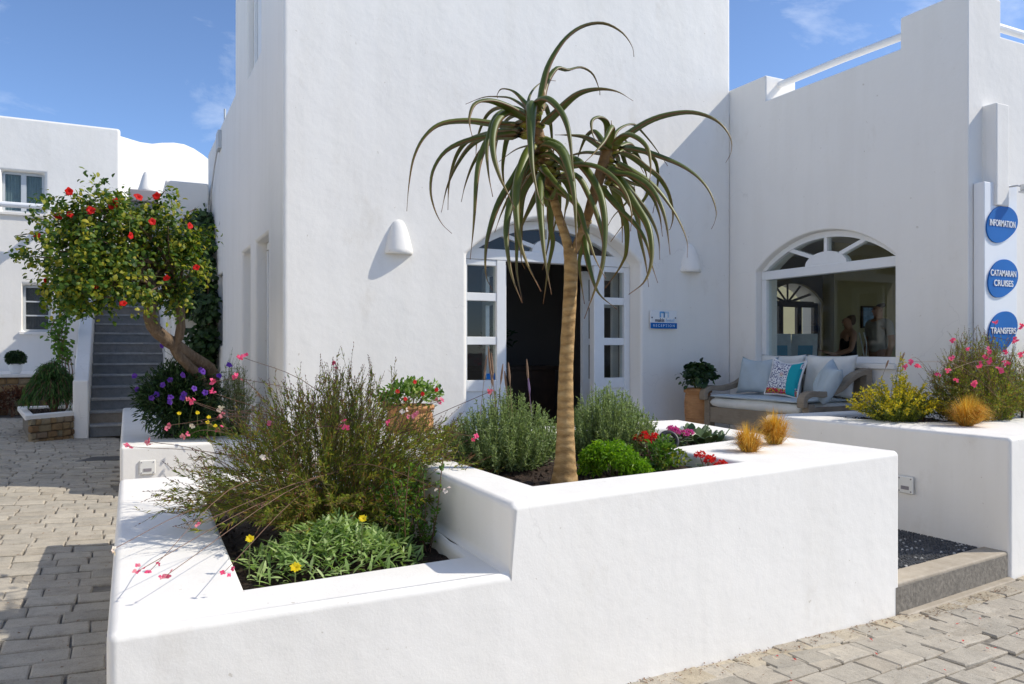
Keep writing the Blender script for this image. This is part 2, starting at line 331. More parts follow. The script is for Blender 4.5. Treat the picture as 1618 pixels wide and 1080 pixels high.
# leaves and stems in bulk --------------------------------------------------
class Leaves:
    def __init__(s): s.v = []; s.f = []
    def leaf(s, p, d, L, W, fold=.25, droop=0.0, nrm=None, mid=.45):
        d = d.normalized(); u = nrm if nrm is not None else Vector((R.uniform(-1, 1), R.uniform(-1, 1), R.uniform(.2, 1.2)))
        x = d.cross(u)
        if x.length < 1e-4: x = d.cross(Vector((1, .3, .1)))
        x.normalize(); y = x.cross(d); n = len(s.v)
        c = p + d*(L*mid); t = p + d*L - Vector((0, 0, droop*L))
        s.v += [tuple(p), tuple(c+x*W*.5+y*W*fold), tuple(t), tuple(c-x*W*.5+y*W*fold)]
        s.f += [(n, n+1, n+2), (n, n+2, n+3)]
    def big(s, p, d, L, W, nrm, curl=.2):
        """rounder leaf of six triangles"""
        d = d.normalized(); x = d.cross(nrm).normalized(); y = x.cross(d); n = len(s.v)
        pr = [(0, 0), (.3, .42), (.62, .5), (.88, .27), (1, 0), (.88, -.27), (.62, -.5), (.3, -.42)]
        s.v += [tuple(p + d*(L*a) + x*(W*b) + y*(W*.35*abs(b) - curl*L*a*a)) for a, b in pr]
        s.f += [(n, n+1, n+7), (n+1, n+2, n+6, n+7), (n+2, n+3, n+5, n+6), (n+3, n+4, n+5)]
    def build(s, name, mat, parent, kind='stuff', world=True):
        me = bpy.data.meshes.new(name); me.from_pydata(s.v, [], s.f); me.update(); return obj(name, me, mat, parent, world=world, kind=kind)
def rv(z0=-1, z1=1):
    z = R.uniform(z0, z1); a = R.uniform(0, 2*PI); r = math.sqrt(max(0, 1-z*z)); return Vector((r*math.cos(a), r*math.sin(a), z))
# ------------------------------------------------------------------ street
def gz(x): return .2-.054*max(-9, min(x, 3.7))
m = MB(); xs = [-300, -9, 3.7, 300]
m.add([(x, y, gz(x)-.014) for x in xs for y in (-300, 300)], [(0, 2, 3, 1), (2, 4, 5, 3), (4, 6, 7, 5)])
street = tag(m.build('street', 'mortar'), 'street of sloping grey stone paving round the white planters', 'street', kind='structure')
LOW = [(-.033, 2.398), (1.217, 2.424), (1.33, 5.22), (-.003, 5.255)]
TALL = [(1.217, 2.424), (3.70, 2.773), (3.67, 3.75), (3.84, 4.80), (1.31, 4.86)]
def in_poly(x, y, P):
    c = False
    for i in range(len(P)):
        (x0, y0), (x1, y1) = P[i], P[i-1]
        if (y0 > y) != (y1 > y) and x < (x1-x0)*(y-y0)/(y1-y0)+x0: c = not c
    return c
BLOCK = [LOW, TALL, [(0, 7.15), (1.3, 7.15), (1.3, 12), (.03, 12)], [(1.26, 4.86), (6.4, 4.86), (6.4, 9), (1.26, 9)], [(3.68, 2.79), (4.85, 2.90), (4.85, 6), (3.68, 6)], [(4.865, 2.89), (9.5, 4.0), (9.5, 8), (4.8, 8)]]
def stone_mesh(w, d, rr):
    """a paving stone with its own crooked outline, worn top edges and sides going down into the joint"""
    j = lambda: rr.uniform(-.005, .005)
    P = [(-w/2+j(), -d/2+j()), (j(), -d/2+j()), (w/2+j(), -d/2+j()), (w/2+j(), d/2+j()), (j(), d/2+j()), (-w/2+j(), d/2+j())]
    vs = [(x, y, -.03) for x, y in P] + [(x, y, -.005) for x, y in P] + [(x-math.copysign(.007, x) if abs(x) > .02 else x, y-math.copysign(.007, y), .001+rr.uniform(-.002, .002)) for x, y in P]
    fs = [(i, (i+1) % 6, 6+(i+1) % 6, 6+i) for i in range(6)] + [(6+i, 6+(i+1) % 6, 12+(i+1) % 6, 12+i) for i in range(6)] + [(12, 13, 16, 17), (13, 14, 15, 16)]
    mb = MB(); mb.add(vs, fs); return mb
rr = random.Random(3)
FRONT = [(-.05, 2.397), (1.217, 2.424), (3.70, 2.773), (4.867, 2.89), (9.2, 3.55)]
def front_y(x):
    for (x0, y0), (x1, y1) in zip(FRONT[:-1], FRONT[1:]):
        if x <= x1: return y0+(y1-y0)*(x-x0)/(x1-x0)
    return FRONT[-1][1]
def to_px(x, y, z):
    sa, ca = math.sin(math.radians(26.7)), math.cos(math.radians(26.7)); d = sa*x+ca*y
    return (809+1232*(ca*x-sa*y)/d, 553-1232*(z-1.4)/d, d) if d > .5 else (-999, -999, d)
spots = []; course = []
v = -1.6
vs_ = [-(.062)]
while vs_[-1] > -1.6: vs_.append(vs_[-1]-rr.uniform(.138, .16))
up_ = [.08]
while up_[-1] < 12.6: up_.append(up_[-1]+rr.uniform(.138, .16))
for v in vs_+up_:                    # courses follow the foot of the planters, the first one in tan stone
    nb = [q for q in vs_+up_ if q > v]; x = -4.6+rr.uniform(0, .2); dep = .118 if v == vs_[0] else .134
    while x < 6.6:
        w = rr.choice((.15, .17, .19, .21, .24)); fx = x+w/2 if v < 0 else min(x+w/2, 0)
        a = math.atan2(front_y(fx+.05)-front_y(fx-.05), .1) if fx > 0 else 0; cx_, cy_ = x+w/2, v+front_y(fx)
        if 3.70 < cx_ < 4.84 and v < 0: cy_ -= .03
        if not any(in_poly(cx_, cy_, P) for P in BLOCK):
            px, py, dd = to_px(cx_, cy_, gz(cx_))
            vis = dd > .5 and -30 < px < 1650 and py < 1100 and not (172 < px < 1000)
            spots.append((vis, w*dep*1232/dd/dd if dd > .5 else 0, cx_, cy_, w, dep, a, v == vs_[0] and cx_ > 0))
        x += w*math.cos(a)+.007
spots.sort(key=lambda q: (-q[0], -q[1]))
shared = {}; rest = MB()
for k, (vis, sz, x, y, w, dep, a, tan) in enumerate(spots):
    if k < 298 and vis:
        key = (w, dep, rr.randrange(3), tan)
        if key not in shared:
            me = stone_mesh(w, dep, rr).mesh('paving_stone'); me.materials.append(MATS['paver_tan' if tan else 'paver']); shared[key] = me
        o = obj('paving_stone', shared[key], None, street, loc=(x, y, gz(x)+rr.uniform(-.004, .004)), rot=(rr.uniform(-.012, .012), (.054 if x < 3.7 else 0)+rr.uniform(-.012, .012), a+rr.uniform(-.02, .02)))
    else:
        b = stone_mesh(w, dep, rr); dz = gz(x)+rr.uniform(-.003, .003); ca_, sa_ = math.cos(a), math.sin(a)
        rest.add([(x+p*ca_-q*sa_, y+p*sa_+q*ca_, dz+c-(.054*p if x < 3.7 else 0)) for p, q, c in b.v], b.f)
rest.build('paving_stones', 'paver', street, kind='stuff')
# a flat cover of dark metal let into the paving
m = MB(); m.add([(-.42, 9.40, gz(-.42)+.006), (.0, 9.52, gz(0)+.006), (.02, 9.86, gz(0)+.006), (-.27, 9.80, gz(-.27)+.006), (-.42, 9.40, gz(-.42)-.02), (.0, 9.52, gz(0)-.02), (.02, 9.86, gz(0)-.02), (-.27, 9.80, gz(-.27)-.02)], [(0, 1, 2, 3), (4, 5, 1, 0), (5, 6, 2, 1), (6, 7, 3, 2), (7, 4, 0, 3)])
tag(m.build('drain_cover', 'black_plastic'), 'dark flat drain cover let into the shaded paving before the stairs', 'drain cover')

# ------------------------------------------------------------------ entrance path and terrace
m = MB(); m.prism([(3.66, 2.765), (4.86, 2.905), (4.85, 4.95), (3.70, 4.95)], -.05, .145, 'z')
path = tag(m.build('entrance_path', 'mortar'), 'pebble path rising between two white planters to the entrance', 'path', kind='structure')
m = MB(); m.prism([(3.64, 2.778), (4.90, 2.912), (4.90, 3.066), (3.64, 2.935)], -.12, .163, 'z')
m.build('concrete_step', 'concrete', path, bev=.012)
m = MB(); m.prism([(3.705, 2.725), (4.86, 2.853), (4.90, 2.93), (3.66, 2.80)], -.12, .010, 'z'); m.build('cement_skirt', 'concrete', path, bev=.01)
peb, pebw = MB(), MB(); rp = random.Random(5)
y = 2.97
while y < 4.35:
    x = 3.60
    while x < 4.86:
        if y > 2.955+(x-3.69)*.104+.01:
            a = rp.uniform(0, PI); l, w = rp.uniform(.011, .016), rp.uniform(.006, .009); ca, sa = math.cos(a), math.sin(a)
            q = [(l, 0), (l*.5, w), (-l*.5, w), (-l, 0), (-l*.5, -w), (l*.5, -w)]; px, py = x+rp.uniform(-.004, .004), y+rp.uniform(-.004, .004)
            white = rp.random() < .05
            (pebw if white else peb).add([(px+u*ca-v*sa, py+u*sa+v*ca, .143) for u, v in q] + [(px+.6*(u*ca-v*sa), py+.6*(u*sa+v*ca), .155) for u, v in q], [(i, (i+1) % 6, 6+(i+1) % 6, 6+i) for i in range(6)] + [tuple(range(6, 12))])
        x += .0235
    y += .0185
peb.build('pebbles', 'pebble', path, kind='stuff'); pebw.build('white_pebbles', 'pebble_white', path, kind='stuff')
m = MB(); m.box(3.72, 4.84, 4.40, 4.72, 0, .285); m.build('upper_step', 'concrete', path, bev=.012)
TZ = .42
m = MB(); m.prism([(1.28, 5.30), (1.36, 4.90), (3.86, 4.86), (3.86, 4.70), (4.80, 4.70), (4.80, 4.92), (6.32, 4.92), (6.32, 6.95), (1.28, 6.95)], -.1, TZ, 'z')
tag(m.build('terrace', 'terrace_stone'), 'raised terrace floor before the reception door', 'terrace', kind='structure')

# ------------------------------------------------------------------ white planters
def fill(bm, loops):
    es = []
    for lp in loops:
        for i in range(len(lp)):
            e = bm.edges.get((lp[i], lp[(i+1) % len(lp)])) or bm.edges.new((lp[i], lp[(i+1) % len(lp)])); es.append(e)
    bmesh.ops.triangle_fill(bm, use_beauty=True, use_dissolve=False, edges=es)
def pit(bm, loop, depth):
    lo = [bm.verts.new((v.co.x, v.co.y, v.co.z-depth)) for v in loop]
    for i in range(len(loop)): bm.faces.new((loop[i], loop[(i+1) % len(loop)], lo[(i+1) % len(loop)], lo[i]))
def finish(bm, name, mat, parent, bev=.03, seg=5):
    bmesh.ops.recalc_face_normals(bm, faces=bm.faces); me = bpy.data.meshes.new(name); bm.to_mesh(me); bm.free()
    return obj(name, me, mat, parent, world=True, bev=bev, seg=seg)
def soil_bed(poly, z, parent, amp=.03, name='soil'):
    """uneven soil with crumbs, cut to the bed's outline"""
    xs = [p[0] for p in poly]; ys = [p[1] for p in poly]; st = .045; mb = MB(); idx = {}
    nx, ny = int((max(xs)-min(xs))/st)+3, int((max(ys)-min(ys))/st)+3
    for i in range(nx):
        for j in range(ny):
            x, y = min(xs)-.04+i*st, min(ys)-.04+j*st; idx[i, j] = len(mb.v)
            mb.v.append((x, y, z+amp*(math.sin(x*5.1+1)*math.cos(y*4.3)+.5*R.uniform(-1, 1))*.6))
    for i in range(nx-1):
        for j in range(ny-1):
            x, y = min(xs)-.04+(i+.5)*st, min(ys)-.04+(j+.5)*st
            if any(in_poly(x+a, y+b, poly) for a in (-.05, 0, .05) for b in (-.05, 0, .05)): mb.f.append((idx[i, j], idx[i+1, j], idx[i+1, j+1], idx[i, j+1]))
    for k in range(int(420*(max(xs)-min(xs))*(max(ys)-min(ys)))):
        x, y = R.uniform(min(xs), max(xs)), R.uniform(min(ys), max(ys))
        if in_poly(x, y, poly):
            r = R.uniform(.004, .014); c = Vector((x, y, z+amp*.3+r*.3)); n = len(mb.v); q = [c+rv()*r*1.2 for _ in range(4)]; mb.v += [tuple(p) for p in q]; mb.f += [(n, n+1, n+2), (n, n+2, n+3), (n, n+3, n+1), (n+1, n+3, n+2)]
    me = bpy.data.meshes.new(name); me.from_pydata(mb.v, [], mb.f); me.update()
    return obj(name, me, 'soil', parent, world=True, kind='stuff')
ZL, ZT = .623, .866
planter = thing('white_planter', 'large white plastered planter in two heights that holds the branching aloe tree', 'planter', (1.2, 2.42, 0))
bm = bmesh.new(); V = lambda x, y, z: bm.verts.new((x, y, z))
b0 = [V(*LOW[0], -.3), V(*LOW[1], -.3), V(*TALL[1], -.3), V(*TALL[2], -.3), V(*TALL[3], -.3), V(*TALL[4], -.3), V(*LOW[2], -.3), V(*LOW[3], -.3)]
L0, A0, E0, F1, F0 = V(*LOW[0], ZL), V(*LOW[1], ZL), V(*TALL[4], ZL), V(*LOW[2], ZL), V(*LOW[3], ZL)
T = [V(*p, ZT) for p in TALL]
bm.faces.new((b0[0], b0[1], A0, L0)); bm.faces.new((b0[1], b0[2], T[1], T[0], A0)); bm.faces.new((b0[2], b0[3], T[2], T[1])); bm.faces.new((b0[3], b0[4], T[3], T[2])); bm.faces.new((b0[4], b0[5], E0, T[4], T[3]))
bm.faces.new((b0[5], b0[6], F1, E0)); bm.faces.new((b0[6], b0[7], F0, F1)); bm.faces.new((b0[7], b0[0], L0, F0)); bm.faces.new((A0, T[0], T[4], E0))
PL = [(.366, 2.673), (1.165, 2.722), (1.20, 3.2), (1.265, 4.83), (.42, 4.9)]
PT = [(1.469, 2.725), (2.655, 2.857), (2.638, 3.433), (3.372, 3.60), (3.40, 3.85), (3.53, 4.38), (1.50, 4.45), (1.45, 3.69)]
hl = [V(*p, ZL) for p in PL]; ht = [V(*p, ZT) for p in PT]
fill(bm, [[L0, A0, E0, F1, F0], hl]); fill(bm, [T, ht]); pit(bm, hl, .5); pit(bm, ht, .5)
finish(bm, 'planter_wall', 'plaster', planter, .028)
soil_bed(PL, ZL-.075, planter); soil_bed(PT, ZT-.075, planter)

hib_pl = thing('white_planter', 'white plastered planter along the tower wall, from which the red hibiscus tree grows', 'planter', (.6, 7.15, .1))
bm = bmesh.new(); V = lambda x, y, z: bm.verts.new((x, y, z))
o = [(.0, 7.15), (1.245, 7.15), (1.245, 11.95), (.035, 11.95)]; hpit = [(.365, 7.70), (1.12, 7.60), (1.15, 11.6), (.46, 11.0)]
lo, hi, ph = [V(*p, -.1) for p in o], [V(*p, .61) for p in o], [V(*p, .61) for p in hpit]
for i in range(4): bm.faces.new((lo[i], lo[(i+1) % 4], hi[(i+1) % 4], hi[i]))
fill(bm, [hi, ph]); pit(bm, ph, .4); finish(bm, 'planter_wall', 'plaster', hib_pl, .028); soil_bed(hpit, .55, hib_pl)

r_pl = thing('white_planter', 'white plastered planter with yellow flowering shrub, below the blue information sign', 'planter', (4.87, 2.89, 0))
bm = bmesh.new(); V = lambda x, y, z: bm.verts.new((x, y, z))
ZR = .862
o = [(4.867, 2.89), (9.2, 3.55), (9.2, 4.06), (6.27, 4.06), (6.27, 4.87), (4.81, 4.87)]; rpit = [(5.30, 3.90), (5.75, 3.72), (8.9, 3.74), (8.9, 3.92), (6.12, 3.94), (6.12, 4.72), (5.18, 4.70), (5.20, 4.25)]
lo, hi, ph = [V(*p, -.3) for p in o], [V(*p, ZR) for p in o], [V(*p, ZR) for p in rpit]
for i in range(6): bm.faces.new((lo[i], lo[(i+1) % 6], hi[(i+1) % 6], hi[i]))
fill(bm, [hi, ph]); pit(bm, ph, .4); finish(bm, 'planter_wall', 'plaster', r_pl, .028); soil_bed(rpit, ZR-.05, r_pl)

# ------------------------------------------------------------------ reception building: tower with door, wing with window
bld = thing('reception_building', 'white plastered building with arched doorway and arched window beside a shaded court', 'building', (1.3, 6.9, 0))
XT, YF, XW, YC = 1.257, 6.9, 6.288, 4.078
tower = MB().box(XT, 6.289, YF, 9.99, -.2, 7.6).build('tower_wall', 'plaster', bld, world=True)
DOOR = arch(2.986, 5.032, TZ+.004, 2.33, .42)
cuts = [MB().box(1.75, 6.0, 7.34, 9.65, TZ+.004, 3.15), MB().prism(DOOR, 6.7, 7.5)]
for y0, y1, z0, z1, dp in ((7.65, 8.45, .5, 2.52, .20), (8.80, 9.49, .5, 2.52, .20), (8.08, 9.04, 4.40, 6.2, .16)):
    cuts.append(MB().box(XT-.1, XT+dp, y0, y1, z0, z1))
cl = [cutter(c) for c in cuts]
for c in cl: c.parent = bld; c.location = -bld.location
boolean(tower, cl)
def bevel(o, w, seg=4):
    b = o.modifiers.new('bevel', 'BEVEL'); b.width = w; b.segments = seg; b.limit_method = 'ANGLE'; b.angle_limit = math.radians(38); b.harden_normals = True
    o.data.polygons.foreach_set('use_smooth', [True]*len(o.data.polygons))
bevel(tower, .035)
# closed white shutters and doors standing in the side niches
for y0, y1, z0, z1, dp in ((7.65, 8.45, .5, 2.52, .20), (8.80, 9.49, .5, 2.52, .20), (8.08, 9.04, 4.40, 6.2, .16)):
    sh = MB().box(XT+dp-.055, XT+dp-.004, y0+.004, y1-.004, z0+.004, z1-.004).build('shutter', 'white_paint', bld, world=True)
    f = MB()
    for a, b, c, d in ((y0, y1, z1-.08, z1), (y0, y0+.08, z0, z1-.082), (y1-.08, y1, z0, z1-.082), ((y0+y1)/2-.03, (y0+y1)/2+.03, z0, z1-.082)): f.box(XT+dp-.085, XT+dp-.057, a+.006, b-.006, c+.006, d-.006)
    f.build('frame', 'white_paint', sh, world=True)
# lower wall that runs on behind the tower
rear = MB().box(XT+.03, 5.2, 9.98, 13.6, -.2, 4.60).build('rear_wall', 'plaster', bld, world=True)
rc = [cutter(MB().box(XT-.1, XT+.22, 11.6, 12.16, 1.47, 2.49))]
for c in rc: c.parent = bld; c.location = -bld.location
boolean(rear, rc); bevel(rear, .03)
w = MB().box(XT+.19, XT+.225, 11.602, 12.158, 1.472, 2.488).build('window', 'grey_paint', bld, world=True)
MB().box(XT+.17, XT+.186, 11.65, 12.11, 1.53, 2.43).build('pane', 'glass_dark', w, world=True)
# wing
wing = MB().box(XW, 13.2, YC, 9.85, -.2, 4.40).build('wing_wall', 'plaster', bld, world=True)
WIN = arch(4.763, 6.50, 1.275, 2.27, .335)
cuts = [MB().box(6.62, 12.8, 4.45, 9.42, TZ+.004, 2.95), MB().prism(WIN, 6.1, 6.8, 'x'), MB().prism(arch(9.25, 10.6, TZ+.004, 2.2, .32), 9.3, 9.95), MB().box(7.12, 9.6, 3.9, 4.6, TZ+.004, 2.55), MB().box(10.3, 12.4, 3.9, 4.6, TZ+.004, 2.55), MB().box(6.735, 14, 4.33, 9.7, 3.9, 4.6), MB().box(6.1, 6.8, 4.712, 6.348, 4.12, 4.6), MB().box(6.735, 8.9, 3.9, 4.5, 4.085, 4.6), MB().box(9.3, 14, 3.9, 4.5, 4.085, 4.6), MB().box(6.1, 14, 6.93, 9.95, 4.10, 4.6)]
cl = [cutter(c) for c in cuts]
for c in cl: c.parent = bld; c.location = -bld.location
boolean(wing, cl); bevel(wing, .03)
MB().tube([(6.50, 4.68, 4.315), (6.50, 5.5, 4.33), (6.50, 6.38, 4.325)], .036, 12).build('rail', 'white_paint', bld, world=True, smooth=False)
MB().tube([(6.70, 4.28, 4.29), (8.93, 4.28, 4.29)], .036, 12).build('rail', 'white_paint', bld, world=True)
MB().box(6.474, 6.645, 3.955, YC+.02, 2.60, 3.45).build('pilaster', 'plaster', bld, world=True, bev=.012)
# room faces in their own paint
m = MB().box(6.64, 12.78, 9.36, 9.415, TZ, 2.94); tmp = m.build('inner_wall', 'khaki_wall', bld, world=True)
c = cutter(MB().prism(arch(9.27, 10.58, TZ-.1, 2.19, .31), 9.2, 9.6)); c.parent = bld; c.location = -bld.location; boolean(tmp, [c])
MB().box(9.02, 12.7, 7.80, 8.0, TZ+.01, 2.93).build('partition_wall', 'khaki_wall', bld, world=True)
MB().box(12.74, 12.795, 4.5, 7.79, TZ+.01, 2.93).build('inner_wall', 'khaki_wall', bld, world=True)
MB().box(6.63, 12.79, 4.46, 9.41, TZ+.006, TZ+.012).build('room_floor', 'floor_tile', bld, world=True)
MB().box(6.63, 12.73, 4.46, 9.35, 2.935, 2.947).build('room_ceiling', 'ceiling_paint', bld, world=True)
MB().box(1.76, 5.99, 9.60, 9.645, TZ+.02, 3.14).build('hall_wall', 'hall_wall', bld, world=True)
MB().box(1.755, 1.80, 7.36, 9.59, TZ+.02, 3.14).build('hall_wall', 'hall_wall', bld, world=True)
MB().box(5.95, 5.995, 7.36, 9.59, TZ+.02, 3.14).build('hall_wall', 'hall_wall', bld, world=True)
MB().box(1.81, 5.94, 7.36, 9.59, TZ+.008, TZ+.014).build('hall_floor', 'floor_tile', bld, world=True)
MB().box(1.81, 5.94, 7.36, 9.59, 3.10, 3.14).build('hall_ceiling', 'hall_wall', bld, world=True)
# ---- arched doorway
FY = 7.146
def bars(mb, rects, y0, y1):
    for a0, a1, z0, z1 in rects: mb.box(a0, a1, y0, y1, z0, z1)
    return mb
door = thing('doorway', None, None); door.parent = bld; door.location = (4.0-bld.location.x, FY-bld.location.y, 0)
bars(MB(), [(2.99, 5.028, 2.31, 2.42)], FY-.05, FY+.05).build('transom', 'white_paint', door, world=True, bev=.006)
for a0, a1 in ((3.40, 3.50), (4.56, 4.69)): MB().box(a0, a1, FY-.048, FY+.048, TZ, 2.308).build('post', 'white_paint', door, world=True, bev=.006)
for a0, a1 in ((2.99, 3.075), (4.955, 5.028)): MB().box(a0, a1, FY-.046, FY+.046, TZ, 2.308).build('jamb', 'white_paint', door, world=True, bev=.006)
def side_light(a0, a1):
    for z0, z1 in ((2.25, 2.307), (1.895, 1.975), (1.455, 1.535), (.99, 1.10), (TZ+.002, .55)): MB().box(a0, a1, FY-.040, FY+.040, z0, z1).build('glazing_rail', 'white_paint', door, world=True, bev=.005)
    for z0, z1 in ((1.975, 2.25), (1.535, 1.895), (1.10, 1.455)):
        MB().box(a0+.002, a1-.002, FY-.004, FY+.004, z0+.001, z1-.001).build('pane', 'glass', door, world=True)
    MB().box(a0+.001, a1-.001, FY-.012, FY+.012, .551, .989).build('panel', 'white_paint', door, world=True)
side_light(3.076, 3.399); side_light(4.691, 4.954)
# curved head of the frame and the fan light
hd = arch(2.99, 5.028, 2.0, 2.334, .41, 24)[2:]; inner = arch(3.08, 4.94, 2.0, 2.336, .325, 24)[2:]
m = MB(); n = len(hd); vs = []
for yy in (FY-.045, FY+.045): vs += [(a, yy, z) for a, z in hd] + [(a, yy, z) for a, z in inner]
fs = []
for i in range(n-1): fs += [(i, i+1, n+i+1, n+i), (2*n+i, 3*n+i, 3*n+i+1, 2*n+i+1), (i, 2*n+i, 2*n+i+1, i+1), (n+i, n+i+1, 3*n+i+1, 3*n+i)]
m.add(vs, fs).build('arch_frame', 'white_paint', door, world=True)
for ang in (-52, 0, 52):
    a = math.radians(ang); dx, dz = math.sin(a), math.cos(a); L = .33 if ang == 0 else .47
    p0 = Vector((4.009+.10*dx, FY, 2.41+.06*dz)); p1 = Vector((4.009+dx*(.12+L), FY, 2.41+dz*L)); 
    if ang: p1 = Vector((4.009+math.copysign(.62, ang), FY, 2.60))
    d = (p1-p0).normalized(); s = Vector((d.z, 0, -d.x))*.02
    MB().add([p0+s+Vector((0, q, 0)) for q in (-.03, .03)] + [p0-s+Vector((0, q, 0)) for q in (-.03, .03)] + [p1+s+Vector((0, q, 0)) for q in (-.03, .03)] + [p1-s+Vector((0, q, 0)) for q in (-.03, .03)], [(0, 2, 6, 4), (1, 5, 7, 3), (0, 4, 5, 1), (2, 3, 7, 6), (0, 1, 3, 2), (4, 6, 7, 5)]).build('glazing_bar', 'white_paint', door, world=True)
MB().prism([(4.009+.2*math.cos(PI*k/14), 2.418+.14*math.sin(PI*k/14)) for k in range(15)], FY-.036, FY+.036).build('fan_hub', 'white_paint', door, world=True)
MB().prism(arch(3.07, 4.95, 2.421, 2.425, .24, 20), FY-.003, FY+.003).build('pane', 'glass', door, world=True)
# the two leaves stand open inwards
for xh, s in ((3.515, 1),):
    lf = MB(); x0, x1 = sorted((xh, xh+s*.045))
    for yy0, yy1, z0, z1 in ((7.21, 7.30, TZ+.02, 2.28), (7.62, 7.71, TZ+.02, 2.28), (7.30, 7.62, 2.19, 2.28), (7.30, 7.62, 1.88, 1.95), (7.30, 7.62, 1.46, 1.53), (7.30, 7.62, TZ+.02, 1.08)): lf.box(x0, x1, yy0, yy1, z0, z1)
    lf.build('door_leaf', 'white_paint', door, world=True)
lf = MB()
for x0, x1, z0, z1 in ((4.60, 4.68, TZ+.02, 2.28), (5.0, 5.08, TZ+.02, 2.28), (4.68, 5.0, 2.19, 2.28), (4.68, 5.0, 1.88, 1.95), (4.68, 5.0, 1.46, 1.53), (4.68, 5.0, TZ+.02, 1.08)): lf.box(x0, x1, 7.40, 7.445, z0, z1)
lf.build('door_leaf', 'white_paint', door, world=True)
st = MB().box(3.30, 3.392, FY-.014, FY-.008, 1.105, 1.165).build('sticker', 'sign_blue', door, world=True)
# ---- arched window of the wing
win = bpy.data.objects.new('arched_window', None); COL.objects.link(win); win.parent = bld; win.location = (XW-bld.location.x, 5.63-bld.location.y, 1.27)
FX = XW+.13
def xbars(rects, x0, x1):
    m = MB()
    for a0, a1, z0, z1 in rects: m.box(x0, x1, a0, a1, z0, z1)
    return m
o_, i_ = arch(4.765, 6.498, 2.0, 2.272, .331, 24)[2:], arch(4.83, 6.43, 2.0, 2.274, .268, 24)[2:]
n = len(o_); vs = []
for xx in (FX-.045, FX+.045): vs += [(xx, a, z) for a, z in o_] + [(xx, a, z) for a, z in i_]
MB().add(vs, [f for i in range(n-1) for f in ((i, i+1, n+i+1, n+i), (2*n+i, 3*n+i, 3*n+i+1, 2*n+i+1), (i, 2*n+i, 2*n+i+1, i+1), (n+i, n+i+1, 3*n+i+1, 3*n+i))]).build('arch_frame', 'white_paint', win, world=True)
xbars([(4.766, 6.497, 2.175, 2.27)], FX-.047, FX+.047).build('transom', 'white_paint', win, world=True, bev=.006)
xbars([(6.43, 6.497, 1.34, 2.174)], FX-.043, FX+.043).build('jamb', 'white_paint', win, world=True, bev=.006)
xbars([(4.766, 4.80, 1.34, 2.174)], FX-.043, FX+.043).build('jamb', 'white_paint', win, world=True, bev=.006)
xbars([(4.766, 6.497, 1.277, 1.338)], FX-.046, FX+.046).build('bottom_rail', 'white_paint', win, world=True, bev=.006)
xbars([(4.80, 6.43, 1.338, 2.176)], FX-.004, FX+.004).build('pane', 'glass', win, world=True)
MB().prism(arch(4.82, 6.44, 2.271, 2.276, .27, 20), FX-.003, FX+.003, 'x').build('pane', 'glass', win, world=True)
MB().prism([(5.63+.26*math.cos(PI*k/16), 2.268+.135*math.sin(PI*k/16)) for k in range(17)], FX-.038, FX+.038, 'x').build('fan_hub', 'white_paint', win, world=True)
for y0, z0, y1, z1 in ((5.63, 2.39, 5.63, 2.55), (5.80, 2.36, 6.12, 2.475), (5.46, 2.36, 5.14, 2.475)):
    p0, p1 = Vector((FX, y0, z0)), Vector((FX, y1, z1)); d = (p1-p0).normalized(); s = Vector((0, d.z, -d.y))*.02; q = Vector((.032, 0, 0))
    MB().add([p0+s-q, p0+s+q, p0-s-q, p0-s+q, p1+s-q, p1+s+q, p1-s-q, p1-s+q], [(0, 2, 6, 4), (1, 5, 7, 3), (0, 4, 5, 1), (2, 3, 7, 6), (0, 1, 3, 2), (4, 6, 7, 5)]).build('glazing_bar', 'white_paint', win, world=True)
MB().box(XW-.035, XW+.08, 4.745, 6.52, 1.225, 1.276).build('sill', 'plaster', win, world=True, bev=.01)
# glazed garden door on the far side of the room, dark framed
gd = bpy.data.objects.new('garden_door', None); COL.objects.link(gd); gd.parent = bld; gd.location = (9.9-bld.location.x, 9.5-bld.location.y, TZ)
g = MB()
for a0, a1, z0, z1 in ((9.25, 9.34, TZ, 2.2), (9.70, 9.80, TZ, 2.12), (10.12, 10.22, TZ, 2.12), (10.50, 10.598, TZ, 2.2), (9.34, 10.5, 2.12, 2.22), (9.34, 10.5, TZ, 1.0)): g.box(a0, a1, 9.5, 9.56, z0, z1)
g.build('frame', 'dark_wood', gd, world=True)
g = MB()
for ang in (-62, -30, 0, 30, 62):
    a = math.radians(ang); p0 = Vector((9.925, 9.53, 2.19)); p1 = p0+Vector((math.sin(a)*.6, 0, math.cos(a)*.34)); g.tube([p0, p1], .022, 4)
g.build('glazing_bar', 'dark_wood', gd, world=True)
# shop front of the wing, beside the sign
sf = bpy.data.objects.new('shop_front', None); COL.objects.link(sf); sf.parent = bld; sf.location = (8.3-bld.location.x, 4.2-bld.location.y, TZ)
for x0, x1 in ((7.13, 9.59), (10.31, 12.39)):
    g = MB(); mid = (x0+x1)/2
    for a0, a1, z0, z1 in ((x0, x0+.07, TZ+.01, 2.54), (x1-.07, x1, TZ+.01, 2.54), (mid-.04, mid+.04, TZ+.01, 2.47), (x0+.07, x1-.07, 2.47, 2.54), (x0+.07, x1-.07, 2.05, 2.11)): g.box(a0, a1, 4.17, 4.23, z0, z1)
    g.build('frame', 'white_paint', sf, world=True)
    MB().box(x0+.07, x1-.07, 4.197, 4.203, TZ+.02, 2.47).build('pane', 'glass', sf, world=True)
